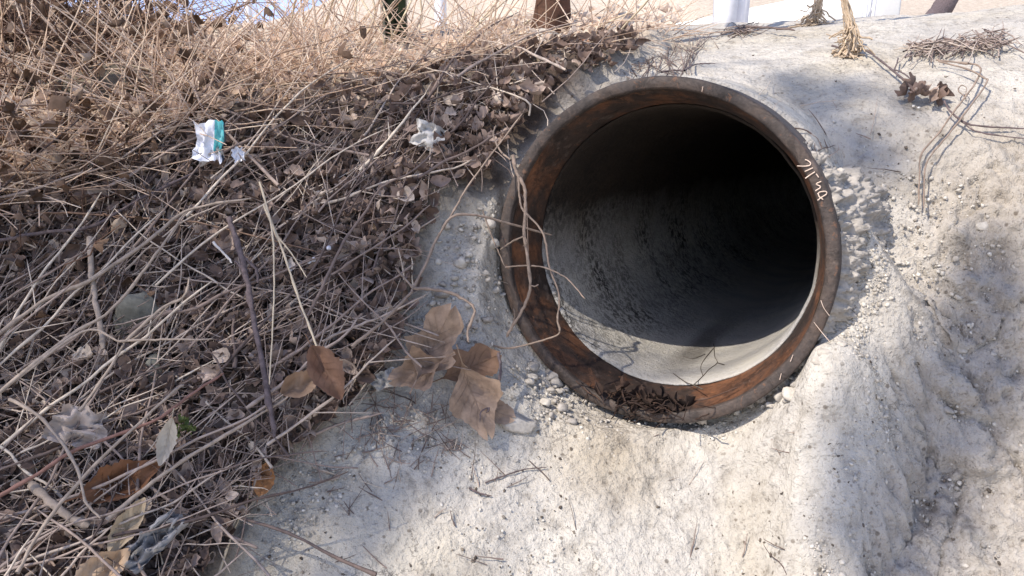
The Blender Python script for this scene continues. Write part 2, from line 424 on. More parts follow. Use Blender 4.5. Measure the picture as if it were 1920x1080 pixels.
def pipe_coords(n, l):
    g = geo_pos(n)
    sub = n.new('ShaderNodeVectorMath'); sub.operation = 'SUBTRACT'; l.new(g, sub.inputs[0]); sub.inputs[1].default_value = tuple(PC)
    outs = []
    for a in (RX, UX, AX):
        d = n.new('ShaderNodeVectorMath'); d.operation = 'DOT_PRODUCT'; l.new(sub.outputs[0], d.inputs[0]); d.inputs[1].default_value = tuple(a); outs.append(d.outputs['Value'])
    return g, outs
def rust_mat(name, cols, scale=9):
    m, n, l, b = new_mat(name); p = geo_pos(n)
    a = noise(n, l, scale, 6, .65, p, .4); r = ramp(n, cols); l.new(a.outputs[0], r.inputs[0])
    t = noise(n, l, 85, 4, .7, p); rr = ramp(n, [(.3, (.62,)*3), (.7, (1.25,)*3)]); l.new(t.outputs[0], rr.inputs[0])
    c = mixc(n, l, 1.0, r.outputs[0], rr.outputs[0], 'MULTIPLY')
    s = noise(n, l, 30, 3, .6, p); rs = ramp(n, [(.62, (0, 0, 0)), (.72, (.5, .5, .5))]); l.new(s.outputs[0], rs.inputs[0])
    c = mixc(n, l, rs.outputs[0], c, (.17, .13, .11))
    fl = noise(n, l, 17, 6, .75, p, 1.2); rf = ramp(n, [(.52, (0, 0, 0)), (.55, (.8, .8, .8))]); l.new(fl.outputs[0], rf.inputs[0])
    c = mixc(n, l, rf.outputs[0], c, mixc(n, l, 1.0, c, (.50, .48, .47), 'MULTIPLY'))
    f2 = noise(n, l, 48, 5, .7, p, .8); r2 = ramp(n, [(.60, (0, 0, 0)), (.64, (.55, .55, .55))]); l.new(f2.outputs[0], r2.inputs[0])
    c = mixc(n, l, r2.outputs[0], c, (.17, .080, .042))
    l.new(c, b.inputs['Base Color']); b.inputs['Roughness'].default_value = .68; b.inputs['Metallic'].default_value = .1
    ch = bump(n, l, fl.outputs[0], .5, .004, b); bump(n, l, t.outputs[0], .6, .003, b, ch); return m
M_rim = rust_mat('weathered_rusty_steel', [(.28, (.028, .021, .019)), (.45, (.056, .043, .038)), (.60, (.080, .057, .046)), (.72, (.12, .066, .042))])
M_sleeve = rust_mat('orange_rust', [(.30, (.020, .014, .012)), (.46, (.045, .027, .020)), (.56, (.12, .052, .026)), (.70, (.22, .090, .038))], 7)
def lining_mat():
    m, n, l, b = new_mat('old_concrete_lining'); p, (u, v, s) = pipe_coords(n, l)
    a = noise(n, l, 7, 5, .6, p); r = ramp(n, [(.3, (.38, .37, .36)), (.5, (.47, .45, .42)), (.72, (.55, .52, .46))]); l.new(a.outputs[0], r.inputs[0])
    # black lichen specks over the left-hand wall
    k = noise(n, l, 62, 5, .8, p); rk = ramp(n, [(.47, (1, 1, 1)), (.53, (0, 0, 0))]); l.new(k.outputs[0], rk.inputs[0])
    k2 = noise(n, l, 8, 3, .6, p)
    mr = n.new('ShaderNodeMapRange'); mr.inputs[1].default_value = -.04; mr.inputs[2].default_value = -.15; l.new(u, mr.inputs[0])
    ad = n.new('ShaderNodeMath'); ad.operation = 'MULTIPLY_ADD'; l.new(k2.outputs[0], ad.inputs[0]); ad.inputs[1].default_value = 2.2; ad.inputs[2].default_value = -.60; ad.use_clamp = True
    mu = n.new('ShaderNodeMath'); mu.operation = 'MULTIPLY'; l.new(mr.outputs[0], mu.inputs[0]); l.new(ad.outputs[0], mu.inputs[1])
    mu2 = n.new('ShaderNodeMath'); mu2.operation = 'MULTIPLY'; l.new(mu.outputs[0], mu2.inputs[0]); l.new(rk.outputs[0], mu2.inputs[1]); mu2.use_clamp = True
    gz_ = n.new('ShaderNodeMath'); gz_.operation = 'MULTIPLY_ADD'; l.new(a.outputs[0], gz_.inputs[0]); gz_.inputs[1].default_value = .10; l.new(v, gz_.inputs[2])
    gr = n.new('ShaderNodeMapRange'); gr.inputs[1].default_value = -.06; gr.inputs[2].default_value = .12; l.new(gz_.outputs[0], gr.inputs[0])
    cg = mixc(n, l, gr.outputs[0], r.outputs[0], mixc(n, l, 1.0, r.outputs[0], (.075, .058, .048), 'MULTIPLY'))  # upper lining darkened in its colour to stand for the shade inside
    c = mixc(n, l, mu2.outputs[0], cg, (.014, .012, .011))
    # dark streak along the bottom
    ab = n.new('ShaderNodeMath'); ab.operation = 'ABSOLUTE'
    wv = noise(n, l, 5, 2, .5, p); w2 = n.new('ShaderNodeMath'); w2.operation = 'MULTIPLY_ADD'; l.new(wv.outputs[0], w2.inputs[0]); w2.inputs[1].default_value = .05; w2.inputs[2].default_value = -.03
    sm = n.new('ShaderNodeMath'); sm.operation = 'ADD'; l.new(u, sm.inputs[0]); l.new(w2.outputs[0], sm.inputs[1]); l.new(sm.outputs[0], ab.inputs[0])
    wd = n.new('ShaderNodeMapRange'); wd.inputs[1].default_value = .045; wd.inputs[2].default_value = .015; l.new(ab.outputs[0], wd.inputs[0])
    bl = n.new('ShaderNodeMapRange'); bl.inputs[1].default_value = -.20; bl.inputs[2].default_value = -.25; l.new(v, bl.inputs[0])
    dp = n.new('ShaderNodeMapRange'); dp.inputs[1].default_value = .12; dp.inputs[2].default_value = .35; l.new(s, dp.inputs[0])
    q = n.new('ShaderNodeMath'); q.operation = 'MULTIPLY'; l.new(wd.outputs[0], q.inputs[0]); l.new(bl.outputs[0], q.inputs[1])
    q2 = n.new('ShaderNodeMath'); q2.operation = 'MULTIPLY'; l.new(q.outputs[0], q2.inputs[0]); l.new(dp.outputs[0], q2.inputs[1])
    dq = n.new('ShaderNodeMapRange'); dq.inputs[1].default_value = 1.0; dq.inputs[2].default_value = .5; dq.inputs[4].default_value = .75; l.new(s, dq.inputs[0])
    q3 = n.new('ShaderNodeMath'); q3.operation = 'MULTIPLY'; l.new(q2.outputs[0], q3.inputs[0]); l.new(dq.outputs[0], q3.inputs[1])
    c = mixc(n, l, q3.outputs[0], c, (.11, .10, .09))
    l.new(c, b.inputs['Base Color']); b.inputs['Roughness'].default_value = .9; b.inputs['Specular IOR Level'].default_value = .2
    bump(n, l, k.outputs[0], 1.0, .010, b); return m
pipe = empty('drain_pipe', tuple(PC))
tag(pipe, 'large rusty round drain pipe with dark open mouth set in the concrete bank', 'drain pipe')
lathe('rim', [(.9, .329), (.06, .331), (.006, .332), (.0015, .3305), (0, .328), (0, .320), (.0005, .3125), (.002, .3100), (.006, .3085), (.014, .3080)], M_rim, pipe, 260, .0016, 2)
lathe('sleeve', [(.0135, .3083), (.030, .3055), (.045, .300), (.07, .2945), (.115, .288), (.20, .288)], M_sleeve, pipe, 240, .0018, 3)
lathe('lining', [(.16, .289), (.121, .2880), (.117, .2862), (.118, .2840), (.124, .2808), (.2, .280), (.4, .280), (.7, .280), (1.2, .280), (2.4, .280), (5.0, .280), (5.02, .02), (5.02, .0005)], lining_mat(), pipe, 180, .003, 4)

def tube(P, r, k=6, jit=0):
    P = np.asarray(P, float); n = len(P); r = np.broadcast_to(np.asarray(r, float), (n,))
    T = np.gradient(P, axis=0); T /= np.linalg.norm(T, axis=1, keepdims=True)+1e-12
    ref = np.array([.31, .23, .92]) if abs(T[:, 2]).mean() < .85 else np.array([.9, .3, .1])
    A = np.cross(T, ref); A /= np.linalg.norm(A, axis=1, keepdims=True)+1e-12
    B = np.cross(T, A)
    t = np.linspace(0, 2*np.pi, k, endpoint=False)
    V = P[:, None]+r[:, None, None]*(np.cos(t)[None, :, None]*A[:, None]+np.sin(t)[None, :, None]*B[:, None])
    a = np.arange(n-1)[:, None]*k; j = np.arange(k)[None]; j2 = (j+1) % k
    F = np.stack([a+j, a+j2, a+k+j2, a+k+j], -1).reshape(-1, 4)
    return V.reshape(-1, 3), F
class Bag:
    def __init__(s): s.V = []; s.F = {}; s.n = 0; s.r = []
    def add(s, V, F, rnd=0.5):
        F = np.asarray(F); s.F.setdefault(F.shape[1], []).append(F+s.n); s.V.append(V); s.n += len(V)
        s.r.append(np.full(len(V), rnd))
    def build(s, name, mat, parent=None, smooth=True, origin=True):
        return mesh_obj(name, np.concatenate(s.V), [np.concatenate(f) for f in s.F.values()], mat, parent, smooth, rnd=np.concatenate(s.r), origin=origin)
def smooth_line(P, n):
    """resample a polyline through a Catmull-Rom curve"""
    P = np.asarray(P, float)
    if len(P) == 2: t = np.linspace(0, 1, n)[:, None]; return P[0]*(1-t)+P[1]*t
    Q = np.concatenate([[2*P[0]-P[1]], P, [2*P[-1]-P[-2]]]); m = len(P)-1
    u = np.linspace(0, m, n); i = np.minimum(u.astype(int), m-1); f = (u-i)[:, None]
    a, b, c, d = Q[i], Q[i+1], Q[i+2], Q[i+3]
    return .5*((2*b)+(c-a)*f+(2*a-5*b+4*c-d)*f*f+(3*b-a-3*c+d)*f**3)
def px_r(P, wpx): return wpx*.5*np.linalg.norm(np.asarray(P)-np.array([0, 0, CAMZ]), axis=-1)/FPX

# chalk marks and scratches on the ring, strokes as they stand in the photograph
def strokes(name, lines, wpx, mat, parent, s=-.0022):
    b = Bag()
    for ln in lines:
        P = smooth_line(rimplane([p[0] for p in ln], [p[1] for p in ln], s), max(4, 3*len(ln)))
        r = px_r(P, wpx)
        V, F = tube(P, r, 5)
        Vl = V-PC; dn = Vl @ AX
        V = V - np.outer((dn-s)*.75, AX)
        b.add(V, F)
    return b.build(name, mat, parent)
def cz(pts): return [(1450+x/6.75, 260+y/6.75) for x, y in pts]
M_chalk = plain('chalk', (.66, .52, .43), .9, 60, (.6, 1.2), 0)
strokes('chalk_marking', [cz([(400, 265), (430, 275), (468, 305), (462, 335), (400, 348), (300, 345)]), cz([(500, 368), (450, 392), (398, 415)]),
    cz([(525, 420), (470, 455), (405, 502)]), cz([(540, 445), (560, 470), (572, 490)]), cz([(605, 540), (540, 575), (600, 610), (532, 660)]),
    cz([(560, 700), (590, 675), (665, 668), (672, 700), (620, 735), (560, 780)]), cz([(565, 690), (585, 740), (630, 770)]), cz([(600, 735), (625, 772)])], 2.0, M_chalk, pipe)
strokes('scratch', [[(1539, 563), (1545, 578), (1555, 592)], [(1526, 604), (1540, 622), (1556, 641)], [(1487, 665), (1482, 678)], [(1465, 700), (1462, 712)], [(1318, 162), (1316, 172)]], 1.3, M_chalk, pipe)
# cracks in the lining
def lining_hit(px, py, r=.2788):
    d = ray(px, py); o = np.array([0, 0, CAMZ])-PC
    a = np.stack([d @ RX, d @ UX], -1); c = np.array([o @ RX, o @ UX])
    A_ = (a*a).sum(-1); B_ = 2*(a @ c); C_ = c @ c - r*r
    t = (-B_+np.sqrt(np.maximum(0, B_*B_-4*A_*C_)))/(2*A_)
    return np.array([0, 0, CAMZ])+d*t[:, None]
cb = Bag()
for ln in ([(1338, 645), (1340, 668), (1345, 680), (1330, 692), (1318, 705), (1300, 722)], [(1340, 650), (1322, 672), (1314, 688), (1318, 705)], [(1280, 668), (1300, 672), (1322, 664)], [(1345, 680), (1358, 684)], [(1262, 700), (1285, 716), (1300, 722), (1318, 730)]):
    P = smooth_line(lining_hit(np.array([p[0] for p in ln]), np.array([p[1] for p in ln])), 3*len(ln))
    cb.add(*tube(P, .0011, 4))
cb.build('crack', plain('crack_dirt', (.12, .105, .09), .95), pipe)

# lumpy mortar packed round the pipe
kt, ks = 420, 90
tt = np.linspace(-2.75, .75, kt); uu = np.linspace(0, 1, ks)
Tt, Uu = np.meshgrid(tt, uu)
amp = .55+.45*np.exp(-((Tt+.05)/.55)**2)+.35*np.exp(-((Tt+2.6)/.7)**2)
amp *= sstep(.72, .35, Tt)*.98+.02
Ss = .035+.30*Uu**1.3 + .02*fbm(Tt*6, Uu*4, 3, 41)
wj = .5*fbm(Tt*7, Uu*5, 3, 46); wk = .5*fbm(Tt*7+9, Uu*5, 3, 47)
lw, lid = worley(Tt*9+wj*2, Uu*5+3+wk*2, 12); lw2, lid2 = worley(Tt*20+wj*4, Uu*10+wk*4, 14); lw3, _ = worley(Tt*40+wj*6, Uu*22+wk*6, 15)
Rr_ = .322+amp*(.006+.09*Uu**.8) + amp*(.022*np.maximum(0, .7-lw)*lid+.004*np.maximum(0, .6-lw3)) + .026*fbm(Tt*22, Uu*7, 6, 45, .66)
Rr_ = np.where(Uu == 0, .318, Rr_)
Vc = P3(Ss, Rr_, Tt).reshape(-1, 3)
ii = (np.arange(ks-1)[:, None]*kt+np.arange(kt-1)[None]).ravel()
collar = mesh_obj('mortar_collar', Vc, np.stack([ii, ii+1, ii+1+kt, ii+kt], -1), M_mortar)
tag(collar, 'lumpy pale mortar packed around the outside of the rusty pipe', 'mortar')

# ------------------------------------------------------------------ leaves
def leaf_mesh(L, W, lobes=0, curl=.3, fold=.2, nt=9, nc=5, seed=0, wrinkle=.0, bend=.3, stem=0):
    r = np.random.default_rng(seed)
    t = np.linspace(0, 1, nt); u = np.linspace(-1, 1, nc)
    wl = np.sin(np.pi*np.clip(t*.97+.015, 0, 1))**.75*(1-.25*t)
    def side(ph):
        k = 1+((.24*np.cos(2*np.pi*lobes*t+ph)+.05*r.normal(size=nt)) if lobes else .06*r.normal(size=nt))
        return wl*k
    a, b = side(np.pi+.4*r.normal()), side(np.pi+.4*r.normal())
    Tg, Ug = np.meshgrid(t, u, indexing='ij')
    half = np.where(Ug < 0, a[:, None], b[:, None])*W*.5
    x = Ug*half; y = (Tg-.5)*L + (np.abs(Ug)*.10*L if lobes else 0)
    z = fold*np.abs(x) + curl*(x*x)/(W*.5)*1.2 + bend*L*(Tg-.5)**2*2
    ph = r.uniform(0, 6, 4)
    z = z + wrinkle*L*(np.sin(x/W*7+ph[0])*np.sin(y/L*9+ph[1])+.5*np.sin(x/W*15+y/L*13+ph[2]))
    V = np.stack([x, y, z], -1).reshape(-1, 3)
    ii = (np.arange(nt-1)[:, None]*nc+np.arange(nc-1)[None]).ravel()
    F = np.stack([ii, ii+1, ii+1+nc, ii+nc], -1)
    return V, F
def frames(Nn, spin, tilt_axis, tilt):
    """rotation matrices: local z to a normal tilted away from Nn"""
    Nn = Nn/np.linalg.norm(Nn, axis=1, keepdims=True)
    a = np.cross(Nn, np.array([.12, 1, .2])); a /= np.linalg.norm(a, axis=1, keepdims=True); b = np.cross(Nn, a)
    ca, sa = np.cos(tilt_axis)[:, None], np.sin(tilt_axis)[:, None]
    h = a*ca+b*sa
    Z_ = Nn*np.cos(tilt)[:, None]+h*np.sin(tilt)[:, None]
    x = np.cross(Z_, np.array([.3, .9, .3])); x /= np.linalg.norm(x, axis=1, keepdims=True)+1e-9; y = np.cross(Z_, x)
    cs, ss = np.cos(spin)[:, None], np.sin(spin)[:, None]
    X_ = x*cs+y*ss; Y_ = np.cross(Z_, X_)
    return np.stack([X_, Y_, Z_], -1)
def scatter(name, protos, P, Nn, scale, tilt, mat, rnd, kind='stuff', label=None, cat=None):
    b = Bag(); n = len(P)
    M = frames(Nn, rng.uniform(0, 6.28, n), rng.uniform(0, 6.28, n), tilt)
    which = rng.integers(0, len(protos), n)
    VV = []; FF = []; RR = []; off = 0
    for k, (v, f) in enumerate(protos):
        m = which == k; c = m.sum()
        if not c: continue
        vv = np.einsum('nij,mj->nmi', M[m], v)*scale[m][:, None, None]+P[m][:, None]
        VV.append(vv.reshape(-1, 3)); FF.append((f[None]+(np.arange(c)*len(v))[:, None, None]).reshape(-1, f.shape[1])+off)
        RR.append(np.repeat(rnd[m], len(v))); off += c*len(v)
    o = mesh_obj(name, np.concatenate(VV), np.concatenate(FF), mat, rnd=np.concatenate(RR), origin=False)
    return tag(o, label, cat, None, kind)
small = [leaf_mesh(1, .5, 0, 1.1, .5, 7, 5, s, .09, .9) for s in range(4)] + [leaf_mesh(1, .7, 1.7, 1.2, .5, 9, 5, s+20, .08, .8) for s in range(4)]
def sample_px(n, poly):
    poly = np.array(poly, float); lo, hi = poly.min(0), poly.max(0); out = []
    k = 0
    while k < n:
        q = rng.uniform(lo, hi, (2*n+50, 2)); q = q[in_poly(q[:, 0], q[:, 1], poly) > 0]; out.append(q); k += len(q)
    q = np.concatenate(out)[:n]
    P = surf_fast(q[:, 0], q[:, 1]); ok = ~np.isnan(P[:, 0]) & (P[:, 1] < 9)
    return q[ok], P[ok]
SHADE_PX = [(-500, 420), (0, 420), (400, 260), (700, 195), (1000, 125), (1225, 95), (1160, 150), (1040, 200), (965, 285), (925, 350), (850, 370), (805, 440), (780, 530), (765, 620), (720, 710), (630, 790), (555, 850), (500, 920), (440, 1010), (395, 1090), (300, 1300), (-500, 1300)]
GRASS_PX = [(-500, 430), (0, 430), (400, 270), (700, 205), (1000, 140), (1240, 100), (1290, 60), (1250, 50), (900, 55), (600, 60), (-500, -60)]
q, P = sample_px(12000, SHADE_PX); kp = (q[:, 0] > 600) | (rng.random(len(q)) < .6); q, P = q[kp], P[kp]; n_ = len(P); Nn = normal(P[:, 0], P[:, 1])
P = P+Nn*(.04+rng.uniform(0, .035, n_))[:, None]
scatter('leaf_litter', small, P, Nn, rng.uniform(.012, .046, n_), np.abs(rng.normal(0, .85, n_)), M_leaf, rng.beta(1.5, 1.45, n_), label='brown dead leaf litter covering the bank left of the pipe', cat='leaf litter')
q, P = sample_px(4200, GRASS_PX); n_ = len(P); Nn = normal(P[:, 0], P[:, 1])
P = P+Nn*(.03+rng.uniform(0, .05, n_))[:, None]
scatter('dry_leaf_scraps', small, P, Nn, rng.uniform(.012, .042, n_), np.abs(rng.normal(0, .7, n_)), M_straw, rng.beta(2.4, 1.3, n_), label='sunlit pale dead leaf scraps on top of the bank', cat='leaf litter')

# ------------------------------------------------------------------ twigs
def twig_px(cx, cy, ang, lenpx, lift0, lift1, n=7, wig=.06, hang=0):
    """a bent twig lying along the bank near a photo pixel"""
    t = np.linspace(-.5, .5, n)
    px = cx+np.cos(ang)*lenpx*t; py = cy-np.sin(ang)*lenpx*t
    w_ = np.cumsum(rng.normal(0, 1, n)); w_ -= np.linspace(w_[0], w_[-1], n)
    c = rng.normal(0, .5)*(t*t-.08)*4
    off = lenpx*(wig*w_*.5+.10*c)
    px = px-np.sin(ang)*off*-1; py = py-np.cos(ang)*off*-1
    P = surf_fast(px, py); ok = ~np.isnan(P[:, 0])
    P = P[ok]
    if len(P) < 3: return None
    if np.max(np.linalg.norm(np.diff(P, axis=0), axis=1)) > .6: return None
    # straighten the depth a little: twigs bridge hollows
    m = len(P); tt_ = np.linspace(0, 1, m)[:, None]
    chord = P[0]*(1-tt_)+P[-1]*tt_
    P = .5*P+.5*chord
    up = base(P[:, 0], P[:, 1])-P[:, 2]
    P[:, 2] += np.maximum(up, 0)
    Nn = normal(P[:, 0], P[:, 1])
    return P+Nn*np.linspace(lift0, lift1, m)[:, None]
def rand_in(poly, n):
    poly = np.array(poly, float); lo, hi = poly.min(0), poly.max(0); out = np.zeros((0, 2))
    while len(out) < n:
        q = rng.uniform(lo, hi, (2*n+50, 2)); out = np.concatenate([out, q[in_poly(q[:, 0], q[:, 1], poly) > 0]])
    return out[:n]
def stick_shape(P, r0, taper=.55, k=6, n=None):
    n = n or max(6, len(P)*2)
    Q = smooth_line(P, n)
    r = r0*np.linspace(1, taper, n)*(1+.12*rng.normal(size=n)); r[rng.random(n) < .08] *= 1.25
    Q = Q+rng.normal(0, .14*r0, Q.shape)
    r[-1] *= .5
    return tube(Q, r, k)
b = Bag()
for (cx, cy) in rand_in(SHADE_PX, 5200):
    if rng.random() < .22+.28*(cx > 620): continue
    ang = math.radians(rng.normal(38, 30)) if rng.random() < .62 else rng.uniform(0, math.pi)
    L = (25+210*rng.random()**1.8)*(1+.4*(cy > 500))
    l0 = rng.uniform(.035, .085); P = twig_px(cx, cy, ang, L, l0, l0+rng.uniform(-.03, .04), 6)
    if P is None: continue
    b.add(*stick_shape(P, rng.uniform(.0007, .0018), .5, 4, 8), rng.beta(1.8, 1.5))
tag(b.build('twig_litter', M_twig, origin=False), 'tangle of thin grey brown dry twigs over the leaf litter', 'twigs', kind='stuff')

# larger sticks of the tangle, each one a thing
for i, (cx, cy) in enumerate(rand_in(SHADE_PX, 190)):
    left = cx < 620
    ang = math.radians(rng.normal(36, 13) if rng.random() < .78 else rng.uniform(0, 180))
    L = rng.uniform(220, 620)*(1.0 if left else .62)
    l0 = rng.uniform(.06, .12); P = twig_px(cx, cy, ang, L, l0, l0+rng.uniform(-.03, .05), 8, .05)
    if P is None: continue
    px, py = project(P)
    if ((px-1257)**2+(py-467)**2 < 345**2).any(): continue
    bb = Bag(); bb.add(*stick_shape(P, rng.uniform(.0016, .0040), .5, 6, 18))
    for fk in range(rng.integers(0, 3)):
        j = int(rng.integers(1, len(P)-2)); d = P[j+1]-P[j]; d /= np.linalg.norm(d); sd = np.cross(d, normal(P[j:j+1, 0], P[j:j+1, 1])[0])*rng.choice([-1, 1])
        ll = rng.uniform(.05, .14); Bp = np.stack([P[j], P[j]+(d*.7+sd*.6)*ll*.5, P[j]+(d*.9+sd*.8)*ll])
        bb.add(*stick_shape(Bp, .0014, .5, 5, 7))
    tag(bb.build('dry_stick', M_stick), 'thin dry brown stick lying in the tangle over the leaf litter', 'stick', 'dry sticks tangled over the bank')

def traced(name, lines, mat, label, cat, lift=.09, group=None, k=8, sub=None, taper=.6):
    """lines: list of (pixel polyline, width in px at start)"""
    bb = Bag()
    for ln, wpx in lines:
        P = surf([p[0] for p in ln], [p[1] for p in ln], lift)
        if np.isnan(P).any(): P = P[~np.isnan(P[:, 0])]
        n = 5*len(P)
        bb.add(*stick_shape(P, float(px_r(P, wpx*.8).mean()), taper, k, n))
    return tag(bb.build(name, mat), label, cat, group)
traced('stick', [([(428, 408), (446, 460), (462, 520), (476, 600), (498, 720), (516, 820)], 15), ([(462, 520), (452, 500), (440, 490)], 8), ([(455, 480), (480, 505), (484, 530)], 7)], M_darkstick, 'dark knobbly thick stick standing nearly upright among the twigs', 'stick', .13, taper=.75)
traced('straw_stem', [([(487, 342), (508, 420), (514, 500), (512, 600), (504, 720)], 5)], M_pale, 'pale straw stem hanging straight beside the dark thick stick', 'stem', .15)
traced('straw_stem', [([(495, 385), (530, 470), (560, 560), (590, 640), (612, 705)], 6)], M_pale, 'pale straw stem bending down to the brown hanging leaf', 'stem', .14)
traced('straw_stem', [([(518, 440), (550, 480), (575, 520)], 4)], M_pale, 'short pale straw stem branching beside the longer straw stems', 'stem', .14)
traced('stick', [([(168, 445), (172, 520), (182, 580), (194, 655)], 13)], M_palestick, 'thick pale brown stick standing upright left of the mossy stone', 'stick', .12, taper=.85)
traced('stick', [([(400, 455), (418, 473), (436, 493)], 5.5)], plain('peeled_wood', (.58, .53, .48), .7, 40, (.85, 1.1), 0), 'short white peeled stick beside the dark thick stick', 'stick', .14, taper=.9)
traced('stick', [([(58, 908), (100, 945), (135, 972), (168, 988)], 16)], M_palestick, 'thick pale broken stick at the lower left of the tangle', 'stick', .11, taper=1.0)
traced('twig', [([(18, 748), (70, 778), (120, 835), (148, 890), (160, 940), (188, 972)], 8)], M_palestick, 'curved pale twig arching above the thick broken stick', 'twig', .15)
traced('stick', [([(-40, 950), (60, 895), (140, 845), (290, 788), (350, 745), (420, 700)], 9)], plain('reddish_bark', (.23, .125, .10), .8, 60, (.6, 1.3), .002), 'long reddish brown stem slanting up from the left edge', 'stick', .13)
traced('stick', [([(200, 975), (260, 925), (340, 865), (440, 805), (540, 745)], 10)], M_palestick, 'long grey stick slanting above the reddish curled leaf', 'stick', .12)
traced('stick', [([(-40, 655), (80, 565), (170, 525), (280, 450), (350, 395), (470, 372)], 9)], M_palestick, 'long grey stick slanting up the left of the tangle', 'stick', .13)
traced('stick', [([(0, 735), (130, 630), (210, 580), (290, 480), (345, 400)], 8)], M_palestick, 'long grey stick crossing in front of the upright pale stick', 'stick', .15)
traced('stick', [([(-30, 455), (90, 435), (170, 425), (260, 375), (370, 320)], 8)], M_darkstick, 'dark stick lying along the edge of the sunny grass', 'stick', .11)
traced('stick', [([(20, 720), (160, 620), (240, 640), (330, 560)], 6)], M_palestick, 'forked grey twig lying over the mossy stone', 'twig', .15)
traced('stick', [([(235, 640), (300, 580), (345, 555), (355, 520)], 7), ([(225, 640), (290, 637), (400, 636)], 6)], M_palestick, 'grey twig resting across the middle of the mossy stone', 'twig', .16)
traced('stick', [([(150, 770), (200, 700), (235, 640)], 8)], M_palestick, 'pale stick rising from the curled bark to the mossy stone', 'stick', .14)
traced('stick', [([(30, 1075), (100, 960), (200, 850), (320, 740), (345, 720)], 8)], M_palestick, 'long pale stick rising from the bottom left corner', 'stick', .15)
for ln in ([(300, 1080), (420, 960), (480, 880), (540, 830)], [(250, 1060), (330, 990), (430, 920), (500, 880)], [(320, 1020), (400, 950), (470, 925)], [(410, 1075), (440, 990), (475, 910), (480, 870)], [(360, 1050), (430, 960), (465, 900)], [(340, 1000), (430, 930), (520, 855)]):
    traced('straw_stem', [(ln, 5)], M_pale, 'pale dry straw stem fanning over the edge of the bare concrete', 'stem', .05, 'straw stems fanning over the concrete edge')
traced('forked_twig', [([(660, 650), (720, 600), (760, 560), (775, 540)], 8), ([(775, 540), (820, 543), (860, 556), (890, 580), (922, 610), (950, 624)], 8), ([(775, 540), (800, 490), (822, 440), (870, 400), (918, 366)], 7), ([(775, 540), (757, 520), (740, 500)], 6), ([(822, 440), (850, 395), (880, 340), (930, 300)], 5)], M_vine, 'forked grey twig lying against the mortar left of the pipe', 'twig', .13, taper=.75)

# the bare vine hanging in front of the pipe
vb = empty('bare_vine', tuple(rimplane(950, 640, -.05)[0]))
tag(vb, 'bare woody vine stem hanging in front of the left rim of the pipe', 'vine')
def vine_part(name, lines, par, mat=M_vine):
    bb = Bag()
    for ln, wpx, s in lines:
        s = np.linspace(s[0], s[1], len(ln)) if isinstance(s, tuple) else np.full(len(ln), s)
        P = np.concatenate([rimplane(p[0], p[1], ss) for p, ss in zip(ln, s)])
        bb.add(*stick_shape(P, float(px_r(P, wpx*.62).mean()), .75, 8, 6*len(P)))
    return bb.build(name, mat, par)
vine_part('stem', [([(962, 292), (968, 320), (984, 355), (985, 400), (983, 440), (990, 490), (994, 540), (980, 580), (962, 610), (950, 632)], 11, (-.05, -.10))], vb)
vine_part('branch', [([(972, 330), (975, 375), (982, 395), (1010, 425), (1022, 450), (1030, 500), (1045, 540), (1049, 565), (1045, 600), (1048, 625), (1010, 640), (950, 653), (905, 640)], 6.5, (-.06, -.10))], vb)
vine_part('branch', [([(983, 443), (962, 452), (938, 468)], 6, (-.075, -.06)), ([(905, 395), (925, 450), (947, 500)], 5, -.05)], vb)
vine_part('branch', [([(948, 501), (990, 498), (1025, 503), (1060, 520), (1080, 540), (1096, 560)], 5, (-.06, -.12))], vb)
vine_part('branch', [([(995, 535), (1003, 537), (1010, 533)], 5, -.085), ([(962, 610), (965, 590), (963, 578)], 5, -.08), ([(984, 443), (988, 455), (980, 462)], 3, -.08)], vb)
vine_part('branch', [([(958, 300), (940, 285), (925, 255), (930, 235)], 6, (-.05, 0.02)), ([(690, 622), (755, 662), (820, 658), (895, 644), (908, 640)], 8, (-.10, -.08))], vb)
traced('twig', [([(952, 655), (938, 700), (925, 745), (912, 775)], 8), ([(915, 765), (902, 772), (900, 792)], 4)], M_darkstick, 'dark twig standing over the tan leaf below the pipe', 'twig', .05)

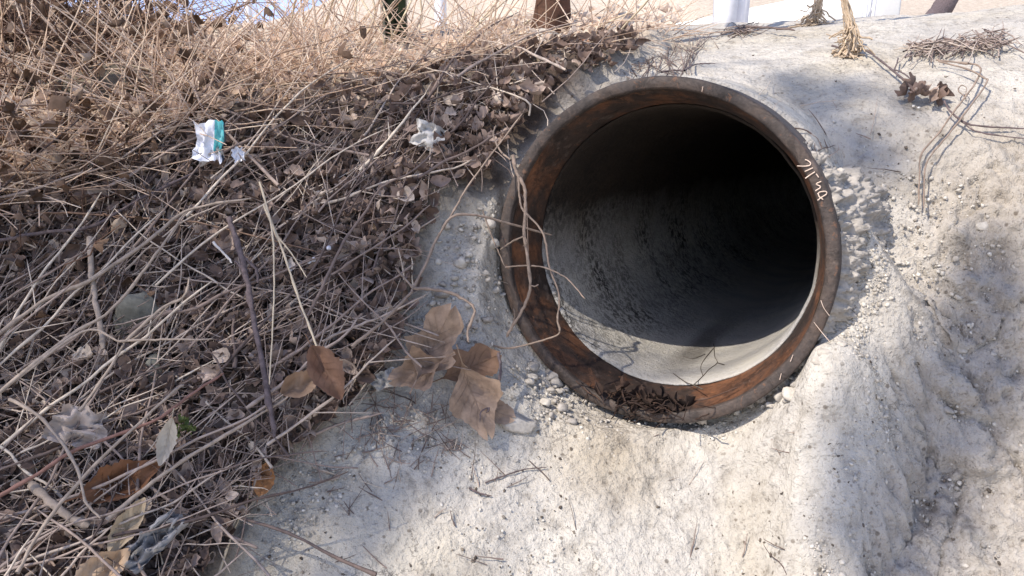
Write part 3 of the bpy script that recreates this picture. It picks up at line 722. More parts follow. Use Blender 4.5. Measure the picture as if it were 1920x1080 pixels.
# ------------------------------------------------------------------ single leaves
def facing(px, py, lift, toward=.45):
    P = surf(px, py, lift)[0]; n = normal(P[0:1], P[1:2])[0]
    v = np.array([0, 0, CAMZ])-P; v /= np.linalg.norm(v)
    n = n*(1-toward)+v*toward; return P, n/np.linalg.norm(n)
def place_leaf(name, px, py, lpx, ang, mat, label, wr=.7, lobes=3, curl=.3, bend=.25, wrinkle=.03, lift=.06, seed=1, toward=.6, group=None, fold=.1, n=None, flip=1):
    """leaf with its tip towards screen angle ang"""
    P, nn = facing(px, py, lift, toward)
    L = lpx*np.linalg.norm(P-np.array([0, 0, CAMZ]))/FPX
    V, F = leaf_mesh(L, L*wr, lobes, curl*flip, fold*flip, 25, 11, seed, wrinkle, bend*flip)
    up = np.array([0, 0, 1.0]); x = np.cross(up, nn); x /= np.linalg.norm(x); y = np.cross(nn, x)
    a = math.radians(ang); yy = x*math.cos(a)+y*math.sin(a); xx = np.cross(yy, nn)
    W_ = P+V[:, :1]*xx+V[:, 1:2]*yy+V[:, 2:]*nn
    t = empty(name, tuple(P)); tag(t, label, 'leaf', group)
    mesh_obj('blade', W_, F, mat, t)
    G = W_.reshape(25, 11, 3); mid = G[:, 5]
    vb_ = Bag()
    for k in (4, 7, 10, 13, 16):
        for sd in (-1, 1):
            Pv = np.stack([G[k+j, 5+sd*j] for j in range(0, 5)])+nn*.0007
            vb_.add(*tube(Pv, np.linspace(L*.0045, L*.0015, 5), 4))
    vb_.build('side_veins', mat, t)
    st = np.concatenate([[mid[0]-(mid[2]-mid[0])*2.2+nn*L*.03], mid[::4]])+nn*.0012
    s = Bag(); s.add(*stick_shape(st, L*.010, .35, 5, 14)); s.build('midrib', mat, t)
    return t
place_leaf('oak_leaf', 812, 650, 140, 62, M_tan, 'broad tan dead leaf with a curled raised tip below the vine twig', .72, 1.6, .7, .7, .07, .05, 3, .85)
place_leaf('oak_leaf', 785, 695, 100, 200, M_tan, 'tan dead leaf lobe curling over a dark gap by the litter edge', .75, 1.5, 1.0, .8, .06, .05, 8, .8)
place_leaf('oak_leaf', 888, 745, 140, -72, M_tan, 'large tan dead leaf hanging down onto the bare concrete', .68, 1.4, .6, .35, .06, .035, 5, .8)
place_leaf('oak_leaf', 912, 765, 95, -25, M_tan, 'darker tan leaf lobe lying under the large leaf on the concrete', .7, 1.5, .2, .2, .03, .015, 6, .6)
place_leaf('oak_leaf', 878, 690, 110, 20, plain('dull_brown_leaf', (.25, .15, .095), .75, 35, (.7, 1.2), .002, .3, .15), 'dull brown leaf half hidden behind the two tan leaves', .8, 2, .2, .2, .03, .02, 7, .6)
place_leaf('dead_leaf', 612, 700, 110, -65, plain('red_brown_leaf', (.27, .16, .11), .75, 35, (.7, 1.2), .002, .3, .15), 'folded brown leaf hanging at the end of the straw stem', .6, 0, 1.3, .3, .07, .14, 9, .8, None, .6)
place_leaf('dead_leaf', 565, 722, 75, 20, plain('pale_brown_leaf', (.36, .25, .175), .75, 35, (.7, 1.2), .002, .3, .15), 'pale brown curled leaf beside the folded hanging leaf', .7, 0, 1.2, .6, .07, .10, 10, .7)
place_leaf('dead_leaf', 495, 898, 60, 70, plain('orange_leaf', (.34, .165, .07), .7, 35, (.7, 1.2), .002, .3, .15), 'small orange brown leaf at the edge of the bare concrete', .7, 0, .3, .3, .02, .06, 11, .8)
place_leaf('dead_leaf', 232, 905, 125, 15, plain('rust_leaf', (.22, .105, .055), .7, 30, (.6, 1.3), .003, .3, .1), 'large reddish brown curled leaf lying under the slanting stick', .55, 0, .9, .5, .09, .08, 12, .6)
place_leaf('dead_leaf', 240, 985, 95, 50, plain('cream_leaf', (.52, .41, .28), .7, 30, (.8, 1.15), .002, .3, .2), 'pale cream pointed leaf near the bottom left edge', .45, 0, .8, .4, .05, .10, 13, .8)
place_leaf('dead_leaf', 312, 830, 80, -110, plain('grey_cream_leaf', (.50, .44, .36), .7, 30, (.8, 1.15), .002, .3, .2), 'pale twisted leaf beside the small green sprout', .42, 0, .6, .5, .03, .13, 14, .8)
place_leaf('dead_leaf', 190, 1075, 100, 25, plain('beige_leaf', (.47, .34, .235), .7, 30, (.8, 1.15), .002, .3, .2), 'broad beige leaf cut by the bottom edge of the photo', .6, 0, .8, .5, .09, .10, 15, .7)
place_leaf('dead_leaf', 735, 620, 60, 40, M_leafo, 'small brown leaf caught in the forked twig', .7, 0, .4, .3, .03, .08, 16, .6)
for i, (cx, cy) in enumerate(rand_in(SHADE_PX, 210)):
    P = surf_fast(cx, cy)
    if np.isnan(P[0, 0]) or cx < -60 or cy > 1130: continue
    s = rng.uniform(.022, .05); lob = rng.choice([0, 0, 2, 3])
    V, F = leaf_mesh(s, s*rng.uniform(.5, .8), lob, rng.uniform(.2, .9), rng.uniform(0, .5), 11, 7, int(rng.integers(1e6)), .05, rng.uniform(0, .6))
    nn = normal(P[:, 0], P[:, 1]); P = P+nn*rng.uniform(.06, .095)
    M = frames(nn, rng.uniform(0, 6, 1), rng.uniform(0, 6, 1), np.abs(rng.normal(0, .5, 1)))[0]
    o = mesh_obj('fallen_leaf', (M @ V.T).T+P[0], F, M_leafo)
    tag(o, 'curled brown dead leaf lying on the leaf litter among the twigs', 'leaf', 'fallen leaves on the shaded litter')

def ground_z0(x, y): return float(base(np.array([x]), np.array([y]))[0])
# ------------------------------------------------------------------ dry grass on top of the bank
b = Bag()
for (cx, cy) in rand_in(GRASS_PX, 5200):
    P = surf_fast(cx, cy)[0]
    if np.isnan(P[0]) or P[1] > 8: continue
    if (690 < cx < 790 and 55 < cy < 165 or 975 < cx < 1095 and 35 < cy < 130) and rng.random() < .8: continue
    gap = 245 < cx < 510 and cy < 135
    if gap and (cy < 78 or rng.random() < .5): continue
    if cx < 260 and cy < 330 and rng.random() < .68: continue
    tall = 490 < cx < 720 and cy < 140
    flat = rng.random() < (.62 if not tall else .3)
    d = np.array([rng.normal(.25, .8), rng.normal(-.1, .7), 0]); d /= np.linalg.norm(d)
    L = rng.uniform(.10, .42)
    up = rng.uniform(.05, .35) if flat else rng.uniform(.7, 1.6)
    if gap: L *= .35; up *= .5
    if tall: L = min(.46, L*1.5)
    n = normal(P[None, 0], P[None, 1])[0]
    t = np.linspace(0, 1, 5)[:, None]; sg = rng.uniform(-.5, .2)
    dd = d*(.9)+n*up; dd /= np.linalg.norm(dd)
    Q = P+n*rng.uniform(.01, .06)+dd*L*t+np.array([0, 0, 1])*sg*L*.5*t*t+np.cross(dd, n)*L*rng.normal(0, .15)*t*t
    zb = base(Q[:, 0], Q[:, 1]); Q[:, 2] = np.maximum(Q[:, 2], zb+.012)
    if d[0] > 0 and P[0] > .25: Q = P+(Q-P)*.5
    b.add(*tube(Q, np.linspace(1, .45, 5)*rng.uniform(.0011, .0026), 3), rng.beta(2.8, 1.3))
for i in range(2600):                       # thinner tufts on the ground beyond
    y = rng.uniform(3.7, 9.0); x = rng.uniform(-.34, .10)*y
    if vnoise(np.array([x*1.3]), np.array([y*1.3]), 44)[0] < -.12: continue
    P = np.array([x, y, ground_z0(x, y)]); d = rng.normal(0, 1, 3); d[2] = abs(d[2])+.5; d /= np.linalg.norm(d); L = rng.uniform(.12, .38)
    t = np.linspace(0, 1, 4)[:, None]; Q = P+d*L*t-np.array([0, 0, 1])*L*.3*t*t
    b.add(*tube(Q, np.linspace(1, .4, 4)*rng.uniform(.0015, .0035), 3), rng.beta(2.4, 1.3))
tag(b.build('dry_grass', M_straw, origin=False), 'sunlit tangle of pale dry grass along the top of the bank', 'grass', kind='stuff')
# taller stalks against the sky, one by one
stalks = [((720, 110), (735, 60), (700, -30)), ((715, 105), (752, 40), (800, -60)), ((640, 120), (700, 40), (690, -40)), ((690, 130), (720, 80), (655, -40)), ((860, 90), (900, 40), (960, -30)), ((830, 110), (880, 60), (985, -30)), ((900, 100), (960, 60), (1020, 20)), ((770, 90), (790, 40), (785, -50)), ((980, 70), (1010, 55), (1090, 20)), ((600, 130), (605, 60), (640, -40)), ((560, 120), (545, 60), (560, -30)), ((1050, 95), (1100, 60), (1190, 20)), ((1105, 110), (1170, 50), (1240, -30)), ((400, 190), (330, 150), (240, 120)), ((890, 85), (885, 40), (893, 10)), ((655, 90), (665, 30), (672, -30))]
for ln in stalks:
    P0 = surf(ln[0][0], ln[0][1])[0]
    if np.isnan(P0[0]): continue
    D = np.linalg.norm(P0-np.array([0, 0, CAMZ])); pts = [P0]
    for px, py in ln[1:]:
        d = ray(px, py); d = d/np.linalg.norm(d); pts.append(np.array([0, 0, CAMZ])+d*(D+rng.uniform(-.15, .05)))
    bb = Bag(); bb.add(*stick_shape(np.array(pts), px_r(P0, 5.5), .5, 5, 14))
    tag(bb.build('grass_stalk', M_pale), 'tall pale dry stalk rising from the sunny top of the bank', 'stalk', 'dry stalks standing on the bank top')

# brambles at the upper left
def bramble(cx, cy, nst, rad, hgt, label, seed):
    r = np.random.default_rng(seed); P = surf(cx, cy)[0]
    t = empty('bramble_bush', tuple(P)); tag(t, label, 'bush', 'bramble bushes at the upper left')
    s = Bag(); lf = Bag()
    for i in range(nst):
        a = r.uniform(0, 6.28); q = P+np.array([math.cos(a), math.sin(a), 0])*rad*math.sqrt(r.random())
        q[2] = base(q[0:1], q[1:2])[0]
        d = r.normal(0, 1, 3); d[2] = abs(d[2])*.8+.3; d /= np.linalg.norm(d); L = r.uniform(.25, .9)*hgt
        tt_ = np.linspace(0, 1, 8)[:, None]
        side = r.normal(0, .25, 3)
        Q = q+d*L*tt_+np.array([0, 0, -1])*L*r.uniform(.1, .7)*tt_**2+side*L*tt_**2+r.normal(0, .006, (8, 3))
        Q[:, 2] = np.maximum(Q[:, 2], base(Q[:, 0], Q[:, 1])+.01)
        s.add(*tube(Q, np.linspace(1, .4, 8)*r.uniform(.0012, .003), 4), r.beta(1.5, 1.5))
        if r.random() < .8:
            for k in range(2):
                j = r.integers(2, 8); v, f = small[r.integers(0, 8)]
                M = frames(r.normal(0, 1, (1, 3)), r.uniform(0, 6, 1), r.uniform(0, 6, 1), r.uniform(0, 1, 1))[0]
                lf.add((M @ v.T).T*r.uniform(.02, .045)+Q[j], f, r.beta(1.5, 1.5))
    s.build('stems', M_bram, t); lf.build('withered_leaves', M_bleaf, t)
M_bram = rnd_mat('bramble_stem', [(0, (.065, .036, .028)), (.5, (.17, .10, .07)), (1, (.40, .285, .205))])
M_bleaf = rnd_mat('withered_bramble_leaf', [(0, (.07, .045, .032)), (.6, (.21, .135, .092)), (1, (.48, .38, .29))], transl=.15)
bramble(60, 190, 420, .42, .75, 'dense brown bramble bush at the far upper left edge', 1)
bramble(-150, 260, 260, .4, .7, 'brown bramble bush cut off by the left edge', 4)
bramble(60, 120, 380, .30, .5, 'brown bramble bush left of the patch of sky', 2)
bramble(175, 100, 320, .22, .46, 'brown bramble bush at the left edge of the sky patch', 8)
bramble(110, 330, 200, .28, .4, 'low brown bramble tangle in front of the flat dark stone', 3)
bramble(-190, 70, 300, .5, .75, 'tall brown bramble bush behind the others at the corner', 6)

# ------------------------------------------------------------------ stones
def rock(name, P, size, mat, label, cat='stone', group=None, seed=0, flat=(1, 1, .7), rough=.25, sub=3, rot=None):
    import bmesh
    bm = bmesh.new(); bmesh.ops.create_icosphere(bm, subdivisions=sub, radius=1)
    V = np.array([v.co[:] for v in bm.verts]); F = np.array([[v.index for v in f.verts] for f in bm.faces]); bm.free()
    r = np.random.default_rng(seed)
    for k in range(5):            # broken flat faces
        d = r.normal(0, 1, 3); d /= np.linalg.norm(d); h = V @ d; lim = r.uniform(.45, .8)
        V = V-np.outer(np.maximum(h-lim, 0)*.9, d)
    nn = fbm(V[:, 0]*2.2+seed, V[:, 1]*2.2+V[:, 2]*1.7, 4, seed)
    V = V*(1+rough*nn[:, None])*np.array(flat)*size
    a = r.uniform(0, 6.28) if rot is None else rot; c, s = math.cos(a), math.sin(a)
    V = V @ np.array([[c, s, 0], [-s, c, 0], [0, 0, 1]])
    o = mesh_obj(name, V+P, F, mat, smooth=sub > 2)
    return tag(o, label, cat, group)
M_moss = rnd_mat('mossy_stone', [(0, (.17, .165, .14)), (1, (.20, .19, .16))], 'obj', .95, 22, (.45, 1.4), .012)
M_slate = rnd_mat('dark_stone', [(0, (.12, .10, .08)), (1, (.14, .12, .09))], 'obj', .95, 25, (.45, 1.5), .012)
rock('stone', surf(262, 610, .055)[0], .062, M_moss, 'grey green mossy stone half buried under the twigs', seed=5, flat=(.8, .6, 1.1), rot=.3)
rock('stone', surf(285, 705, .05)[0], .042, M_moss, 'lower grey mossy stone below the first one', seed=6, flat=(.8, .6, 1.1), rot=.2)
rock('stone', surf(215, 175, .03)[0], .14, M_slate, 'flat dark stone jutting out under the brambles', seed=9, flat=(1.3, .7, .42), rot=.35)
rock('stone', surf(1015, 82, .03)[0], .055, M_mortar, 'pale rounded stone at the foot of the brown stump', seed=12, flat=(1.2, .8, .7), rot=0)
rock('stone', surf(970, 790, .004)[0], .034, M_mortar, 'pale crumbly lump on the concrete beside the large tan leaf', seed=13, flat=(1.2, .9, .6))
def lumps(poly, n, lo, hi, label, group, lift=.004, sd=0):
    for i, (cx, cy) in enumerate(rand_in(poly, n)):
        P = surf_fast(cx, cy)[0]+np.array([0, 0, lift])
        if np.isnan(P[0]): continue
        s = rng.uniform(lo, hi)*(.6+.8*rng.random()**2)
        rock('mortar_lump', P, s, M_mortar, label, 'stone', group, sd+i, (1, rng.uniform(.6, 1), rng.uniform(.45, .8)), .35, 2)
lumps([(975, 670), (1050, 700), (1120, 750), (1110, 800), (1030, 790), (985, 730)], 26, .006, .018, 'pale broken mortar lump below the lower left of the pipe', 'mortar lumps at the lower left of the pipe', sd=100)
lumps([(820, 400), (900, 390), (935, 480), (950, 600), (900, 650), (800, 640), (800, 500)], 34, .006, .018, 'grey mortar lump in the rough patch left of the pipe', 'mortar lumps left of the pipe', .012, sd=200)
lumps([(1560, 330), (1650, 330), (1660, 430), (1600, 560), (1590, 470)], 9, .006, .016, 'pale mortar lump beside the right rim of the pipe', 'mortar lumps right of the pipe', .015, sd=300)
lumps([(1370, 780), (1460, 720), (1560, 640), (1600, 640), (1560, 720), (1470, 790)], 30, .006, .017, 'pale mortar lump along the lower right rim of the pipe', 'mortar lumps at the lower right of the pipe', .008, sd=400)
lumps([(1620, 480), (1900, 330), (1920, 800), (1900, 1080), (1500, 1080), (1700, 800)], 40, .004, .014, 'pale stone set in the broken concrete at the right', 'stones in the broken concrete', .001, sd=500)
# grit and specks
gp = []
for poly, n in (([(540, 880), (900, 800), (1130, 790), (1500, 760), (1920, 500), (1920, 1120), (420, 1120)], 1300), ([(1300, 100), (1900, 60), (1920, 480), (1650, 480), (1560, 330)], 160)):
    gp.append(sample_px(n, poly)[1])
gp = np.concatenate(gp); n_ = len(gp)
pebs = []
import bmesh as _bm
for s in range(4):
    bm = _bm.new(); _bm.ops.create_icosphere(bm, subdivisions=1, radius=1)
    v = np.array([q.co[:] for q in bm.verts]); f = np.array([[q.index for q in ff.verts] for ff in bm.faces]); bm.free()
    v = v*(1+.3*np.random.default_rng(s).normal(size=(len(v), 1)))*np.array([1, .7, .5]); pebs.append((v, f))
M_grit = rnd_mat('grit', [(0, (.07, .055, .045)), (.45, (.18, .15, .12)), (.6, (.45, .42, .38)), (1, (.66, .63, .58))], nscale=90)
scatter('grit', pebs, gp+normal(gp[:, 0], gp[:, 1])*.002, normal(gp[:, 0], gp[:, 1]), .0012+.0035*rng.random(n_)**2.5, np.zeros(n_), M_grit, rng.random(n_), label='small dark and pale grit scattered over the concrete slope', cat='grit')
cp = [sample_px(n, poly)[1] for poly, n in (([(1480, 1090), (1600, 700), (1610, 330), (1930, 330), (1930, 1090)], 2600), ([(960, 660), (1050, 720), (1150, 790), (1400, 790), (1560, 640), (1590, 430), (1560, 330), (1660, 320), (1670, 520), (1600, 720), (1420, 860), (1100, 850), (940, 740)], 1500), ([(800, 380), (930, 370), (960, 640), (860, 700), (770, 620)], 600), ([(560, 880), (760, 760), (960, 780), (900, 900), (600, 990), (450, 1090)], 700))]
cp = np.concatenate(cp); n_ = len(cp)
scatter('mortar_crumbs', [(v*np.array([1, 1.2, 1.2]), f) for v, f in pebs], cp+normal(cp[:, 0], cp[:, 1])*.002, normal(cp[:, 0], cp[:, 1]), .0011+.0046*rng.random(n_)**3.5, rng.uniform(0, .8, n_), rnd_mat('mortar_crumb', [(0, (.33, .30, .265)), (.5, (.47, .435, .385)), (1, (.60, .56, .50))], nscale=120), rng.random(n_), label='loose pale mortar crumbs strewn over the slope around the pipe', cat='crumbs')
b = Bag()
for poly, n in (([(560, 900), (700, 790), (900, 790), (860, 850), (650, 960)], 70), ([(700, 720), (850, 760), (860, 850), (680, 830)], 70), ([(1100, 60), (1330, 70), (1290, 140), (1180, 150)], 160), ([(1310, 150), (1640, 170), (1660, 330), (1560, 320)], 16), ([(900, 820), (1500, 800), (1500, 1070), (500, 1070)], 26)):
    for (cx, cy) in rand_in(poly, n):
        P = twig_px(cx, cy, rng.uniform(0, 3.14), rng.uniform(12, 70), .004, .012, 5, .08)
        if P is not None: b.add(*stick_shape(P, rng.uniform(.0006, .0015), .5, 4, 7), rng.beta(1.3, 2))
tag(b.build('twig_scraps', M_twig, origin=False), 'short broken twig scraps scattered on the bare concrete', 'twigs', kind='stuff')
traced('twig', [([(910, 905), (945, 892), (985, 880), (1025, 876)], 4)], M_darkstick, 'thin dark twig lying on the concrete below the pipe', 'twig', .006)
traced('twig', [([(880, 915), (900, 925), (922, 930)], 5)], M_darkstick, 'short dark forked twig scrap on the concrete', 'twig', .006)

# wet debris caught on the lip of the pipe
dl = Bag()
for i in range(34):
    a = rng.normal(-1.54, .12); P = P3(np.array([rng.uniform(-.006, .03)]), np.array([rng.uniform(.286, .322)]), np.array([a]))[0]
    v, f = small[rng.integers(0, 8)]
    M = frames(np.array([[0, -.5, 1.0]])+rng.normal(0, .3, (1, 3)), rng.uniform(0, 6, 1), rng.uniform(0, 6, 1), rng.uniform(0, .8, 1))[0]
    dl.add((M @ v.T).T*rng.uniform(.018, .045)+P+np.array([0, 0, .006]), f, rng.beta(1.2, 3))
for i in range(50):
    a = rng.normal(-1.56, .17); P = P3(np.array([rng.uniform(-.02, .02)]), np.array([rng.uniform(.29, .33)]), np.array([a]))[0]
    d = rng.normal(0, 1, 3)*np.array([1, .6, .4]); d /= np.linalg.norm(d)
    Q = P+d*np.linspace(-.5, .5, 5)[:, None]*rng.uniform(.03, .08)+rng.normal(0, .002, (5, 3))+np.array([0, 0, .008])
    dl.add(*tube(Q, rng.uniform(.0008, .0018), 4), rng.beta(1.2, 3))
tag(dl.build('leaf_debris', rnd_mat('wet_debris', [(0, (.02, .013, .011)), (.6, (.06, .036, .028)), (1, (.15, .09, .065))])), 'dark clump of leaves and roots caught on the bottom lip of the pipe', 'debris')

# ------------------------------------------------------------------ rubbish
def sheet(name, px, py, wpx, hpx, ang, mats, label, cat, lift=.06, seed=1, crump=.22, nx=16, ny=12, matfn=None, toward=.8, shape=None):
    P, nn = facing(px, py, lift, toward); D = np.linalg.norm(P-np.array([0, 0, CAMZ]))/FPX
    W, Hh = wpx*D, hpx*D; u, v = np.meshgrid(np.linspace(-.5, .5, nx), np.linspace(-.5, .5, ny))
    s = max(W, Hh)
    ridge = lambda f, k: np.abs(fbm(u*f+seed*3.1, v*f-seed, 3, seed+k))
    z = s*crump*(.9-3*ridge(3.2, 1)) + s*crump*.4*fbm(u*9, v*9, 2, seed)
    w_ = u if shape is None else u*shape(u, v)
    h_ = v if shape is None else v*(1+.25*fbm(u*5+seed, v*0+seed, 2, seed))
    w_ = w_*(1+.5*fbm(v*3.1+seed*2, np.sign(u)*3+seed, 3, seed+4)); h_ = h_*(1+.5*fbm(u*3.3+seed, np.sign(v)*3-seed, 3, seed+6))
    up = np.array([0, 0, 1.0]); x = np.cross(up, nn); x /= np.linalg.norm(x); y = np.cross(nn, x)
    a = math.radians(ang); xx = x*math.cos(a)+y*math.sin(a); yy = -x*math.sin(a)+y*math.cos(a)
    V = P+(w_*W)[..., None]*xx+(h_*Hh)[..., None]*yy+z[..., None]*nn
    ii = (np.arange(ny-1)[:, None]*nx+np.arange(nx-1)[None]).ravel()
    F = np.stack([ii, ii+1, ii+1+nx, ii+nx], -1)
    mi = None if matfn is None else matfn(u.ravel()[ii], v.ravel()[ii])
    return tag(mesh_obj(name, V.reshape(-1, 3), F, mats, mi=mi, smooth=True), label, cat)
sheet('plastic_wrapper', 396, 266, 56, 60, -8, [M_white, M_teal, M_black], 'crumpled white and teal plastic wrapper lying on the litter', 'wrapper', .14, 3, .16,
      matfn=lambda u, v: np.where(u > .38, 2, np.where((u > .08) & (v > -.28), 1, 0)), shape=lambda u, v: 1+.25*np.abs(v)*2*(u < 0)-.15)
sheet('paper_scrap', 398, 290, 42, 20, 20, [M_paper], 'small folded white paper scrap under the teal wrapper', 'paper', .12, 5, .2)
sheet('plastic_scrap', 447, 289, 22, 24, 10, [M_white], 'tiny white plastic scrap right of the teal wrapper', 'plastic', .11, 6, .2)
sheet('paper_scrap', 805, 255, 66, 46, -20, [M_paper], 'crumpled grey white paper scrap above the middle of the litter', 'paper', .09, 8, .25)
sheet('paper_scrap', 290, 1012, 88, 38, 35, [plain('dull_grey_paper', (.36, .34, .33), .85, 25, (.7, 1.15), .004)], 'torn crumpled grey paper at the lower left near the concrete', 'paper', .09, 9, .45)
sheet('bark_piece', 145, 800, 70, 55, -25, [plain('pale_bark', (.44, .37, .33), .8, 30, (.75, 1.15), .004)], 'pale curled piece of bark above the thick broken stick', 'bark', .11, 10, .3)
sheet('paper_scrap', 722, 712, 42, 32, 10, [M_paper], 'small grey white scrap at the litter edge left of the tan leaves', 'paper', .05, 11, .3)
for (px, py) in ((588, 487), (580, 492), (617, 465), (545, 505)):
    rock('berry', surf(px, py, .10)[0], .005, M_white, 'tiny white berry among the shaded twigs', 'berry', 'white berries', px, (1, 1, 1), .1, 2)
g = Bag()
for i in range(26):
    v, f = small[i % 4]; P = surf(345+rng.normal(0, 11), 800+rng.normal(0, 9), .10+rng.uniform(0, .02))[0]
    M = frames(np.array([[0, -.6, .8]])+rng.normal(0, .4, (1, 3)), rng.uniform(0, 6, 1), rng.uniform(0, 6, 1), rng.uniform(0, .8, 1))[0]
    g.add((M @ v.T).T*rng.uniform(.008, .018)+P, f)
tag(g.build('green_sprout', plain('green_leaf', (.13, .155, .05), .7)), 'small yellow green sprout among the dark leaves', 'plant')

# ------------------------------------------------------------------ dry growth on the concrete at the upper right
def at_dist(pts, D):
    out = []
    for px, py in pts:
        d = ray(px, py); out.append(np.array([0, 0, CAMZ])+d/np.linalg.norm(d)*D)
    return np.array(out)
M_root = plain('fibrous_root', (.52, .41, .30), .9, 70, (.6, 1.25), .006)
def rooty(px, py, top, wpx, label, seed, spread):
    P0 = surf(px, py)[0]; D = np.linalg.norm(P0-np.array([0, 0, CAMZ])); r = np.random.default_rng(seed)
    t = empty('dry_stalk', tuple(P0)); tag(t, label, 'dead plant')
    ax = np.concatenate([[P0], at_dist(top, D)]); ax = smooth_line(ax, 22)
    ext = ax[-1]+(ax[-1]-ax[-2])*np.linspace(1, 9, 4)[:, None]
    ax = np.concatenate([ax, ext]); rad = px_r(P0, wpx)
    bb = Bag(); bb.add(*tube(ax, rad*(.8+.35*rng.random(len(ax))), 9)); bb.build('stalk', M_root, t)
    fb = Bag()
    for i in range(26):          # fibres running up the stalk
        a = r.uniform(0, 6.28); o = np.array([math.cos(a), math.sin(a), 0])*rad*r.uniform(.8, 1.5); m = r.integers(10, 22)
        k0 = r.integers(0, 4); Q = ax[k0:k0+m]+o*np.linspace(1.8, .8, len(ax[k0:k0+m]))[:, None]+r.normal(0, .0012, (len(ax[k0:k0+m]), 3))
        fb.add(*tube(Q, r.uniform(.0012, .003), 4), r.random())
    for i in range(90):
        j = r.integers(0, 12); d = r.normal(0, 1, 3); d[2] = -abs(d[2])-.3; d /= np.linalg.norm(d)
        L = r.uniform(.02, .06)*spread
        Q = ax[j]+d*np.linspace(.1, 1, 5)[:, None]*L+r.normal(0, .004, (5, 3)); Q[:, 2] = np.maximum(Q[:, 2], base(Q[:, 0], Q[:, 1])+.003)
        fb.add(*tube(Q, r.uniform(.001, .0028), 4), r.random())
    fb.build('root_fibres', M_root, t)
rooty(1590, 105, [(1596, 70), (1588, 30), (1578, -20)], 11, 'pale dry stalk with ragged root foot standing on the concrete', 1, 1.0)
rooty(1515, 48, [(1530, 25), (1536, -10), (1532, -40)], 8, 'smaller brown dry stalk with splayed foot near the white barrier', 2, 1.5)
traced('dead_vine', [([(1560, 86), (1590, 92), (1620, 93), (1650, 113), (1676, 134), (1704, 158), (1728, 172), (1760, 180)], 4.5), ([(1676, 132), (1682, 118), (1684, 108)], 3), ([(1678, 131), (1695, 138), (1706, 148), (1706, 158)], 3)], M_darkstick, 'thin dark dead vine running from the stalk to the leaf cluster', 'vine', .015, taper=.9)
lb = Bag()
for i in range(16):
    P = surf_fast(1735+rng.normal(0, 19), 190+rng.normal(0, 6))[0]+np.array([0, 0, .02]); v, f = small[rng.integers(0, 8)]
    M = frames(rng.normal(0, 1, (1, 3))+np.array([[0, -.5, .6]]), rng.uniform(0, 6, 1), rng.uniform(0, 6, 1), rng.uniform(0, .6, 1))[0]
    lb.add((M @ v.T).T*rng.uniform(.02, .042)+P, f, rng.beta(1.5, 1.5))
tag(lb.build('leaf_cluster', M_leaf), 'shrivelled brown leaf cluster on the dead vine at the right', 'leaves')
traced('wiry_stem', [([(1755, 112), (1800, 118), (1832, 122), (1838, 138), (1815, 175), (1786, 212), (1760, 250), (1728, 288), (1724, 330), (1722, 385)], 4)], M_vine, 'wiry bent stem looping down the bare concrete at the right', 'stem', .02, taper=.8)
traced('wiry_stem', [([(1760, 115), (1815, 130), (1845, 146), (1850, 155), (1815, 205), (1780, 250), (1740, 300), (1733, 340), (1732, 390)], 4)], M_vine, 'second wiry stem running close beside the looping one', 'stem', .025, taper=.8)
traced('wiry_stem', [([(1770, 190), (1785, 212), (1815, 232), (1860, 238), (1925, 241)], 4), ([(1800, 226), (1830, 246), (1880, 255), (1925, 260)], 3)], M_darkstick, 'thin dark stem reaching right to the photo edge', 'stem', .018, taper=.8)
traced('wiry_stem', [([(1808, 180), (1797, 170), (1802, 160), (1812, 165), (1810, 180)], 2.5)], M_vine, 'tiny curled tendril beside the looping stems', 'tendril', .02)
traced('wiry_stem', [([(1283, 132), (1300, 122), (1320, 119), (1342, 119)], 4), ([(1240, 135), (1265, 132), (1285, 133)], 5)], M_darkstick, 'short dark twig lying behind the top of the pipe', 'twig', .012)
hb = Bag()
for i in range(150):
    u = rng.uniform(-1, 1); cx = 1800+u*98; cy = 97-u*6+rng.normal(0, 8)*(1-.4*abs(u))
    P = twig_px(cx, cy, rng.normal(.1, .5), rng.uniform(20, 75), .005+.02*rng.random(), .02, 5, .15)
    if P is not None: hb.add(*stick_shape(P, rng.uniform(.0010, .0022), .6, 4, 9), rng.beta(1.4, 1.6))
tag(hb.build('dry_grass_clump', M_twig), 'flattened dry grass clump lying on the pale concrete at the right', 'grass clump')
hb = Bag()
for i in range(40):
    P = twig_px(1400+rng.normal(0, 22), 64+rng.normal(0, 4), rng.normal(0, .5), rng.uniform(20, 60), .005, .02, 5, .1)
    if P is not None: hb.add(*stick_shape(P, rng.uniform(.001, .002), .6, 4, 9), rng.beta(1.2, 2))
for ln in ([(1400, 50), (1440, 52), (1480, 56)], [(1455, 55), (1475, 54), (1490, 57)]):
    P = surf([p[0] for p in ln], [p[1] for p in ln], .02)
    if not np.isnan(P).any(): hb.add(*stick_shape(P, .004, .6, 5, 9), .2)
tag(hb.build('twig_pile', M_twig), 'little pile of dry twigs on the crest below the white barrier', 'twigs')

# ------------------------------------------------------------------ things behind the crest
def ground_z(x, y): return float(base(np.array([x]), np.array([y]))[0])
def box(b, x0, x1, y0, y1, z0, z1, rnd=.5):
    V = np.array([[x, y, z] for z in (z0, z1) for y in (y0, y1) for x in (x0, x1)])
    b.add(V, np.array([[0, 2, 3, 1], [4, 5, 7, 6], [0, 1, 5, 4], [2, 6, 7, 3], [0, 4, 6, 2], [1, 3, 7, 5]]), rnd)
